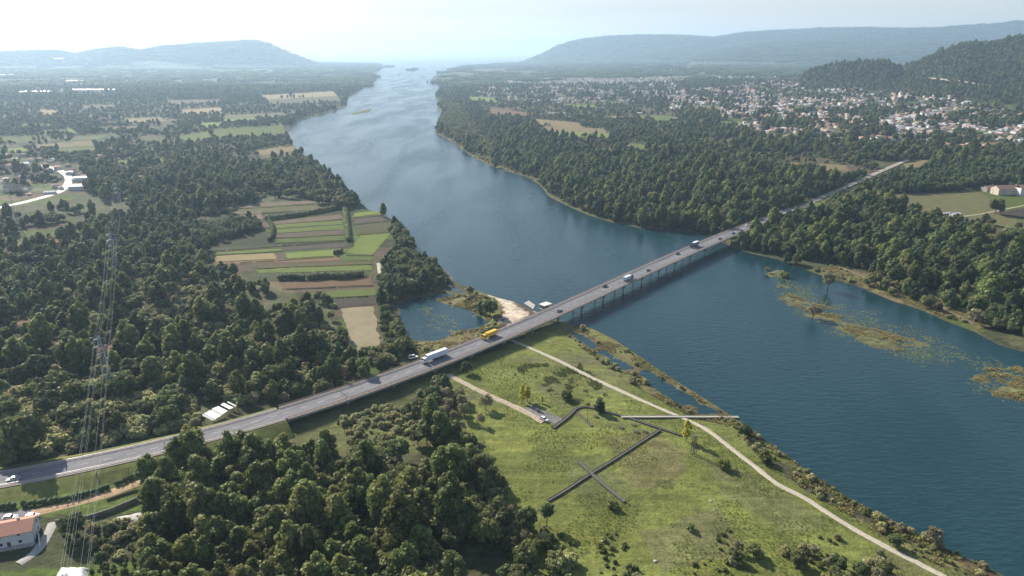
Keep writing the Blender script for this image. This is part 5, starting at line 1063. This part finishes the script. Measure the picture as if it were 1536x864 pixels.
for k_, (p0, p1) in enumerate([((235,166),(1010,118)), ((240,204),(930,172)), ((480,225),(1000,150)), ((540,275),(1030,238)), ((540,375),(1040,351)), ((70,468),(1050,395)), ((545,409),(1045,389)), ((80,498),(590,468)), ((300,552),(1000,506)), ((420,592),(1230,562)), ((600,742),(1240,716)), ((790,812),(1260,790)), ((1110,228),(1350,208)), ((1110,275),(1390,250)), ((1060,495),(1240,498)), ((1130,350),(1400,328))]):
    a_, b_ = zq(*p0), zq(*p1); hedge('hedge', [a_, ((a_[0] + b_[0]) / 2, (a_[1] + b_[1]) / 2 + .6), b_], 1.1, 1.1, 'low scrubby hedge line between two of the field strips', LM['brd'] if k_ % 3 else LM['aut'], .3, 9, seed=k_)['group'] = 'hedge lines between field strips'
for k_, (q, h) in enumerate([([(420,420),(440,418),(455,420)], 5), ([(466,420),(490,417),(515,419),(543,414)], 5.5), ([(403,332),(412,346),(404,362)], 4), ([(517,312),(520,335),(523,362)], 5), ([(503,382),(512,378)], 4), ([(400,330),(440,326),(500,315),(530,308)], 5)]): hedge('hedgerow', q, h, h * .85, ['thick dark hedgerow at the lower field strips', 'long thick hedgerow above the rust coloured strip', 'tree hedge at the left end of the strips', 'tall hedge dividing the strip blocks', 'short round hedge beside the bright green field', 'tall grey hedgerow above the brown strip'][k_], LM['brd'], .5, 40, seed=40 + k_, cat='hedgerow')

# ------------------------------------------------------------------ boardwalks, tables, lookout, hut
M_WOOD = mat('weathered_boards', (.115, .105, .092), .9, .15, .3, 1.5, coord='World'); M_WOODP = mat('pale_boards', (.42, .39, .33), .9, .15, .15, 1.5, coord='World')
def boardwalk(pts, wd, h, m_, lab):
    P = spline([G(*p)[:2] for p in pts], 1.5, 1); N = normals2(P); z = hgt(P[:, 0], P[:, 1]); z = np.convolve(np.pad(z, 6, 'edge'), np.ones(13) / 13, 'valid') + h; e = empty('boardwalk', (P[0, 0], P[0, 1], z[0] - h)); tag(e, lab, 'boardwalk')
    def ring(o0, o1, z0, z1): return [[(p[0] + n_[0] * o, p[1] + n_[1] * o, zz + dz) for o, dz in ((o0, z0), (o1, z0), (o1, z1), (o0, z1))] for p, n_, zz in zip(P, N, z)]
    wpart(MB().loft(ring(-wd / 2, wd / 2, -.08, 0)), 'deck', m_, e)
    for s in (-1, 1): wpart(MB().loft(ring(s * wd / 2 - .06, s * wd / 2 + .06, -.32, -.1)), 'beam', m_, e)
    for s in (-1, 1): wpart(MB().loft(ring(s * wd / 2 - .05, s * wd / 2 + .05, .02, .16)), 'kerb_board', m_, e)
    for k in range(0, len(P), 3):
        for s in (-1, 1):
            q = P[k] + N[k] * s * (wd / 2 - .15); wpart(MB().box((q[0], q[1], z[k] - .1 - h * .5 - .25), (.16, .16, h + .5)), 'post', m_, e)
    return e
boardwalk([(822,752),(845,739),(882,714),(925,688),(990,646)], 1.15, .5, M_WOOD, 'long dark timber boardwalk crossing the meadow diagonally'); boardwalk([(868,693),(884,709),(908,731),(937,754)], 1.3, .6, M_WOOD, 'short dark boardwalk crossing the long one'); boardwalk([(830,643),(850,628),(864,614)], 1.3, .6, M_WOOD, 'dark boardwalk rising from the car park end')
boardwalk([(864,614),(876,610),(900,616),(930,624),(985,642),(1022,654)], 1.1, .5, M_WOOD, 'thin dark boardwalk linking car park and poplar'); boardwalk([(866,619),(878,630),(888,640)], 1.0, .4, M_WOOD, 'short side stub of the car park boardwalk'); boardwalk([(932,627),(1000,627),(1060,627),(1108,627)], 1.5, .7, M_WOODP, 'pale straight boardwalk running out to the river edge')
for k_, (px, py, lb) in enumerate(((893,625,'dark picnic table beneath the slender dark tree'), (950,638,'picnic table next to the thin boardwalk'), (954,648,'picnic table at the tip of the tree shadow'), (967,648,'picnic table nearest the long diagonal boardwalk'), (931,642,'picnic table lying in the tree shadow'))):
    p = G(px, py); e = empty('picnic_table', tuple(p), -.7); tag(e, lb, 'picnic table'); MB().box((0, 0, .76), (2.4, .85, .09)).build('table_top', M_WOOD, e)
    for s in (-1, 1): MB().box((0, s * .85, .46), (2.4, .36, .09)).build('bench', M_WOOD, e)
    for s in (-1, 1): MB().box((s * .8, 0, .36), (.12, 1.9, .1)).box((s * .8, -.35, .35), (.1, .12, .8)).box((s * .8, .35, .35), (.1, .12, .8)).build('leg_frame', M_WOOD, e)
p = G(1040, 681); e = empty('lookout_ladder', tuple(p), .3); tag(e, 'tall narrow dark timber ladder tower beside the golden poplar', 'tower')
for sx in (-.8, .8):
    for sy in (-.8, .8): MB().tube([(sx, sy, -.4), (sx * .7, sy * .7, 8.8)], .13, 6).build('leg', M_WOOD, e)
for k in range(9):
    f = 1 - .3 * (k + .7) / 9.5; MB().box((0, -.8 * f, .7 + k * .95), (1.7 * f, .1, .16)).build('rung', M_WOOD, e); MB().box((0, .8 * f, .7 + k * .95), (1.7 * f, .1, .16)).build('rung', M_WOOD, e)
MB().box((0, 0, 8.85), (1.6, 1.6, .14)).build('platform', M_WOOD, e)
p = pix(818, 463, .4); e = empty('river_hut', (p[0], p[1], 0), .72); tag(e, 'small grey flat roofed hut on piles at the river edge by the bridge', 'hut'); MB().box((0, 0, .9), (7.5, 5.5, .25)).build('platform', M_CONC, e)
for sx in (-3.2, 3.2):
    for sy in (-2.3, 2.3): MB().tube([(sx, sy, -2), (sx, sy, .85)], .2, 8).build('pile', M_PIER, e)
MB().box((0, .9, 2.3), (6, 3, 2.5)).build('wall', mat('hut_wall', (.20, .20, .19), .9, .1, .2, 1), e); MB().box((0, 0, 3.7), (7.2, 5.4, .25)).build('roof', mat('hut_roof', (.55, .54, .51), .8, .2, .1, .5), e)
for sx in (-3.2, 3.2): MB().tube([(sx, -2.4, 1.0), (sx, -2.4, 3.6)], .1, 6).build('post', M_STEEL, e)
MB().box((.5, -.63, 1.95), (.95, .06, 1.9)).build('door', M_DARK, e)
c4 = [pix(*q, .25) for q in ((786,455),(793,451),(803,458),(800,464))]; tag(fix_normals(MB().loft([[(q[0], q[1], -.6) for q in c4], [(q[0], q[1], .45) for q in c4]]).build('landing_slab', M_CONC)), 'pale concrete landing slab sloping into the river', 'landing')

# ------------------------------------------------------------------ power line
M_LAT = mat('lattice_steel', (.42, .44, .46), .5, .5, .1, 1, metal=.3); M_WIRE = mat('wire_aluminium', (.42, .42, .41), .4, .5, .05, 1, metal=.5)
def pylon(x, y, h, rz, lab, arm=2.4):
    z = hgt(x, y); e = empty('pylon', (x, y, z), rz); tag(e, lab, 'pylon', None); hw = lambda t: 2.0 * (1 - t) ** 1.1 + .45
    for sx in (-1, 1):
        for sy in (-1, 1): MB().tube([(sx * hw(t), sy * hw(t), h * t - (.5 if t == 0 else 0)) for t in (0, .25, .5, .75, 1)], .09, 5).build('leg', M_LAT, e)
    br = MB(); n = 9
    for k in range(n):
        t0, t1 = k / n, (k + 1) / n; a0, a1 = hw(t0), hw(t1)
        for f in range(4):
            c = [(-1, -1), (1, -1), (1, 1), (-1, 1)]; q, w2 = c[f], c[(f + 1) % 4]
            br.tube([(q[0] * a0, q[1] * a0, h * t0), (w2[0] * a1, w2[1] * a1, h * t1)], .045, 4, cap=False); br.tube([(w2[0] * a0, w2[1] * a0, h * t0), (q[0] * a1, q[1] * a1, h * t1)], .045, 4, cap=False); br.tube([(q[0] * a1, q[1] * a1, h * t1), (w2[0] * a1, w2[1] * a1, h * t1)], .06, 4, cap=False)
    tag(br.build('bracing', M_LAT, e), kind='stuff')
    at = []
    for k, t in enumerate((.70, .83, .95)):
        for s in (-1, 1):
            L = arm * (1.0 if k != 1 else 1.25); MB().tube([(0, 0, h * t + .7), (s * L, 0, h * t)], [.12, .07], 5).tube([(s * hw(t), 0, h * t - .3), (s * L, 0, h * t)], .09, 5).build('cross_arm', M_LAT, e); MB().tube([(s * L, 0, h * t), (s * L, 0, h * t - .5), (s * L, 0, h * t - 1.1)], [.05, .16, .1], 8).build('insulator', mat('insulator_glass', (.45, .5, .5), .3, .5), e)
            at.append((s * L, 0, h * t - 1.1))
    at.append((0, 0, h + .1)); MB().tube([(0, 0, h - .5), (0, 0, h + 1.6)], .06, 5).build('spire', M_LAT, e)
    ca, sa = math.cos(rz), math.sin(rz); return [Vector((x + a_[0] * ca, y + a_[0] * sa, z + a_[2])) for a_ in at]
d_ = math.atan2(-183, 96); AR = d_ + math.pi / 2
PY = [pylon(-388, 665, 36, AR, 'distant lattice pylon beyond the dark wood'), pylon(-290, 478, 34, AR, 'lattice pylon rising from the wood beside the grove'), pylon(-194, 295, 31, AR, 'lattice pylon nearest the embankment road, in the wood'), pylon(-98, 108, 31, AR, 'lattice pylon standing below the rough garden')]
def wires(A_, B_, lab, sag=3.5):
    for k, (a_, b_) in enumerate(zip(A_, B_)):
        pts = [a_.lerp(b_, t) - Vector((0, 0, sag * 4 * t * (1 - t))) for t in np.linspace(0, 1, 25)]
        tag(MB().tube(pts, .02 if k < 6 else .016, 5).build('power_cable', M_WIRE), lab, 'cable', lab + ' span')
wires(PY[0], PY[1], 'power cable strung over the dark wood between two pylons'); wires(PY[1], PY[2], 'power cable over the tall wood between two pylons'); wires(PY[2], PY[3], 'power cable crossing above the embankment road', 4.5)
p = G(27, 345); PL = pylon(p[0], p[1], 34, 2.2, 'lattice pylon in the drifting smoke by the pale winding road', 4.5); q = G(-140, 420); PL2 = pylon(q[0], q[1], 34, 2.2, 'lattice pylon at the head of the left village line', 4.5); wires(PL, PL2, 'power cable running out from the smoky pylon')

# ------------------------------------------------------------------ tufts, stones, smoke
rg = np.random.default_rng(31)
def tuft(name, m_, n, h, sp, seed):
    r = np.random.default_rng(seed); V = []; F = []
    for k in range(n):
        a_ = r.random() * 6.28; q = r.random() * sp; b0 = np.array([q * math.cos(a_), q * math.sin(a_), -.05]); t_ = np.array([math.cos(a_ + 1.3), math.sin(a_ + 1.3), 0]) * .07; hh = h * (.5 + .7 * r.random()); lean = np.array([math.cos(a_), math.sin(a_), 0]) * hh * (.2 + .5 * r.random()); b = len(V)
        V += [b0 - t_, b0 + t_, b0 + lean * .4 + np.array([0, 0, hh * .65]) + t_ * .7, b0 + lean + np.array([0, 0, hh])]; F.append((b, b + 1, b + 2, b + 3))
    me = np_mesh(name, V, F, m_); at = me.attributes.new('tint', 'FLOAT', 'FACE'); at.data.foreach_set('value', r.random(len(F)).astype(np.float32)); return me
LM['rush'] = leaf_mat('leaf_rush', (.10, .125, .03), (.22, .25, .07), .4, .2); LM['reed'] = leaf_mat('leaf_reed', (.14, .11, .05), (.27, .22, .11), .25, .25)
def tufts(name, polys, sp, thr, me, sc, lab, seed, ns=14, zmin=.05):
    X = []; 
    for P in polys:
        C = np.array([G(a_, min(b_, 990))[:2] for a_, b_ in P]); x, y = jgrid(C[:, 0].min(), C[:, 0].max(), C[:, 1].min(), C[:, 1].max(), sp, seed); z = hgt(x, y); px, py, d = proj(x, y, np.maximum(z, 0)); k = inpoly(px, py, P) & (z > zmin) & (px > -20) & (px < 1560) & (py < 880) & (fbm(x, y, ns, 700 + seed, 3) > thr) & ~near_roads(x, y, .2)
        X.append(np.stack([x[k], y[k], z[k]], 1))
    X = np.concatenate(X); o1 = link(bpy.data.objects.new(name, me)); o1.location = X[0]; tag(o1, lab + ', a single clump', kind='stuff'); n = len(X) - 1
    gn_scatter(name, X[1:], rg.random(n) * 6.28, sc[0] + (sc[1] - sc[0]) * rg.random(n), np.zeros(n), [(o1,)], lab); return n
nt_ = tufts('rush_tufts', [MEADOW], 1.3, .54, tuft('rush_tufts', LM['rush'], 26, .4, .45, 1), (.4, 1.1), 'green rush tufts dotting the meadow', 1, 16)
nt_ += tufts('reeds', MARSH[:4] + [ISLES[1][0], ISLES[2][0]], 1.1, .47, tuft('reeds', LM['reed'], 24, .9, .4, 2), (.5, 1.2), 'pale brown reeds on the marshy river edge', 2, 9)
nt_ += tufts('rush_tufts', [[(780,545),(870,545),(920,590),(880,610),(820,600),(770,565)]], .9, .5, tuft('rush_tufts', LM['bsh'], 24, .8, .45, 3), (.6, 1.2), 'dark reedy tufts in the damp meadow patch', 3, 6)
# weed mats lying on the water round the shoal and in the pond
wr = np.random.default_rng(4); wv = [(0, 0, 0)]; nn_ = 11
for q in range(nn_): a_ = 6.283 * q / nn_; rr_ = .55 + .6 * wr.random(); wv.append((rr_ * math.cos(a_), rr_ * .7 * math.sin(a_), 0))
wm_ = np_mesh('water_weeds', wv, [(0, q + 1, (q + 1) % nn_ + 1) for q in range(nn_)], leaf_mat('leaf_waterweed', (.045, .055, .022), (.105, .115, .042), .1, .4, .05)); at_ = wm_.attributes.new('tint', 'FLOAT', 'FACE'); at_.data.foreach_set('value', wr.random(nn_).astype(np.float32))
WX = []
for P, sp_, th_, sd_ in (([(1150,408),(1200,420),(1280,452),(1350,478),(1420,500),(1480,525),(1536,540),(1600,555),(1620,630),(1500,608),(1430,575),(1370,545),(1300,530),(1230,500),(1165,455)], 1.0, .445, 1), ([(603,452),(652,449),(705,466),(738,486),(700,500),(668,510),(610,508)], .95, .54, 2)):
    C = np.array([pix(*q) for q in P]); x, y = jgrid(C[:, 0].min(), C[:, 0].max(), C[:, 1].min(), C[:, 1].max(), sp_, 900 + sd_); px, py, d = proj(x, y, np.zeros(x.shape)); z = hgt(x, y)
    k = inpoly(px, py, P) & (z < .06) & (.45 * fbm(x, y * 1.3, 20, 910 + sd_, 3) + .3 * fbm(x, y, 5, 920, 2) + .25 * wr.random(len(x)) > th_ + .02 + .2 * (1 - smooth(0, 20, dpoly(x, y, C, True)))); WX.append(np.stack([x[k], y[k], .03 + .03 * wr.random(k.sum())], 1))
WX = np.concatenate(WX); o1 = link(bpy.data.objects.new('water_weeds', wm_)); o1.location = WX[0]; tag(o1, 'one patch of olive water weed on the shoal', kind='stuff'); n_ = len(WX) - 1
gn_scatter('water_weeds', WX[1:], wr.random(n_) * 6.28, .25 + .55 * wr.random(n_), np.zeros(n_), [(o1,)], 'olive water weed mats floating over the shallow shoal')
print('TUFTS', nt_, n_)
M_ROCK = mat('pale_rock', (.42, .39, .34), .9, .1, .2, 1.5)
iv, jf = ICO2
for k, (px, py) in enumerate([(750,735),(764,731),(905,812),(1085,700),(983,842),(1066,752)]):
    p = G(px, py); s = .3 + .3 * rg.random(); o = link(bpy.data.objects.new('boulder', np_mesh('boulder', iv * (s * (.8 + .35 * rg.random((len(iv), 1)))) * np.array([1.5, 1.1, .6]), jf, M_ROCK))); o.location = (p[0], p[1], p[2] + s * .2); tag(o, 'pale boulder lying in the meadow grass', 'boulder', 'boulders in the meadow')
def smoke(px, py, L, w_, h, dens, lab, drift, rise):
    p = G(px, py); m_ = bpy.data.materials.new('smoke'); m_.use_nodes = True; n = m_.node_tree
    for x_ in list(n.nodes): n.nodes.remove(x_)
    o_ = n.nodes.new('ShaderNodeOutputMaterial'); v = n.nodes.new('ShaderNodeVolumePrincipled'); v.inputs['Color'].default_value = (.85, .92, 1, 1); v.inputs['Density'].default_value = dens; v.inputs['Anisotropy'].default_value = .3; n.links.new(v.outputs[0], o_.inputs['Volume'])
    sv, sf = ico(4); t = (sv[:, 0] + 1) / 2; wid = .35 + .75 * t; nz = .78 + .44 * np.array([fbm(q[0] * 3 + 5, q[1] * 3 + q[2] * 2, 1.0, 8, 3) for q in sv])
    lx = sv[:, 0] * L / 2; ly = sv[:, 1] * w_ * wid * nz; lz = sv[:, 2] * h * wid * nz + rise * t; a_ = math.atan2(drift[1], drift[0])
    V = np.stack([p[0] + (lx + L / 2) * math.cos(a_) - ly * math.sin(a_), p[1] + (lx + L / 2) * math.sin(a_) + ly * math.cos(a_), p[2] + 3 + h * .35 + lz], 1)
    o = link(bpy.data.objects.new('smoke', np_mesh('smoke', V, sf, m_, True))); tag(o, lab, kind='stuff')
smoke(105, 296, 230, 15, 9, .0045, 'white smoke drifting past the pale winding road', (-1, .1), 14); smoke(335, 108, 900, 90, 35, .001, 'smoke plume drifting over the left plain', (-.95, .3), 50)
# ------------------------------------------------------------------ haze
HZ0, HZ1 = float(GZ.min()) - 1.5, float(GZ.max()) + 35
hz = MB().box((0, 6900, (HZ0 + HZ1) / 2), (121000, 70500, HZ1 - HZ0)).build('haze', None if False else mat('tmp_haze', (1, 1, 1)))
hm = bpy.data.materials.new('haze_air'); hm.use_nodes = True; n = hm.node_tree
for x in list(n.nodes): n.nodes.remove(x)
out = n.nodes.new('ShaderNodeOutputMaterial'); pv = n.nodes.new('ShaderNodeVolumePrincipled')
pv.inputs['Color'].default_value = (.56, .77, 1.0, 1); pv.inputs['Density'].default_value = 0.92e-4; pv.inputs['Anisotropy'].default_value = .38
n.links.new(pv.outputs[0], out.inputs['Volume'])
hz.data.materials.clear(); hz.data.materials.append(hm); tag(hz, 'thin bluish river haze', kind='stuff')
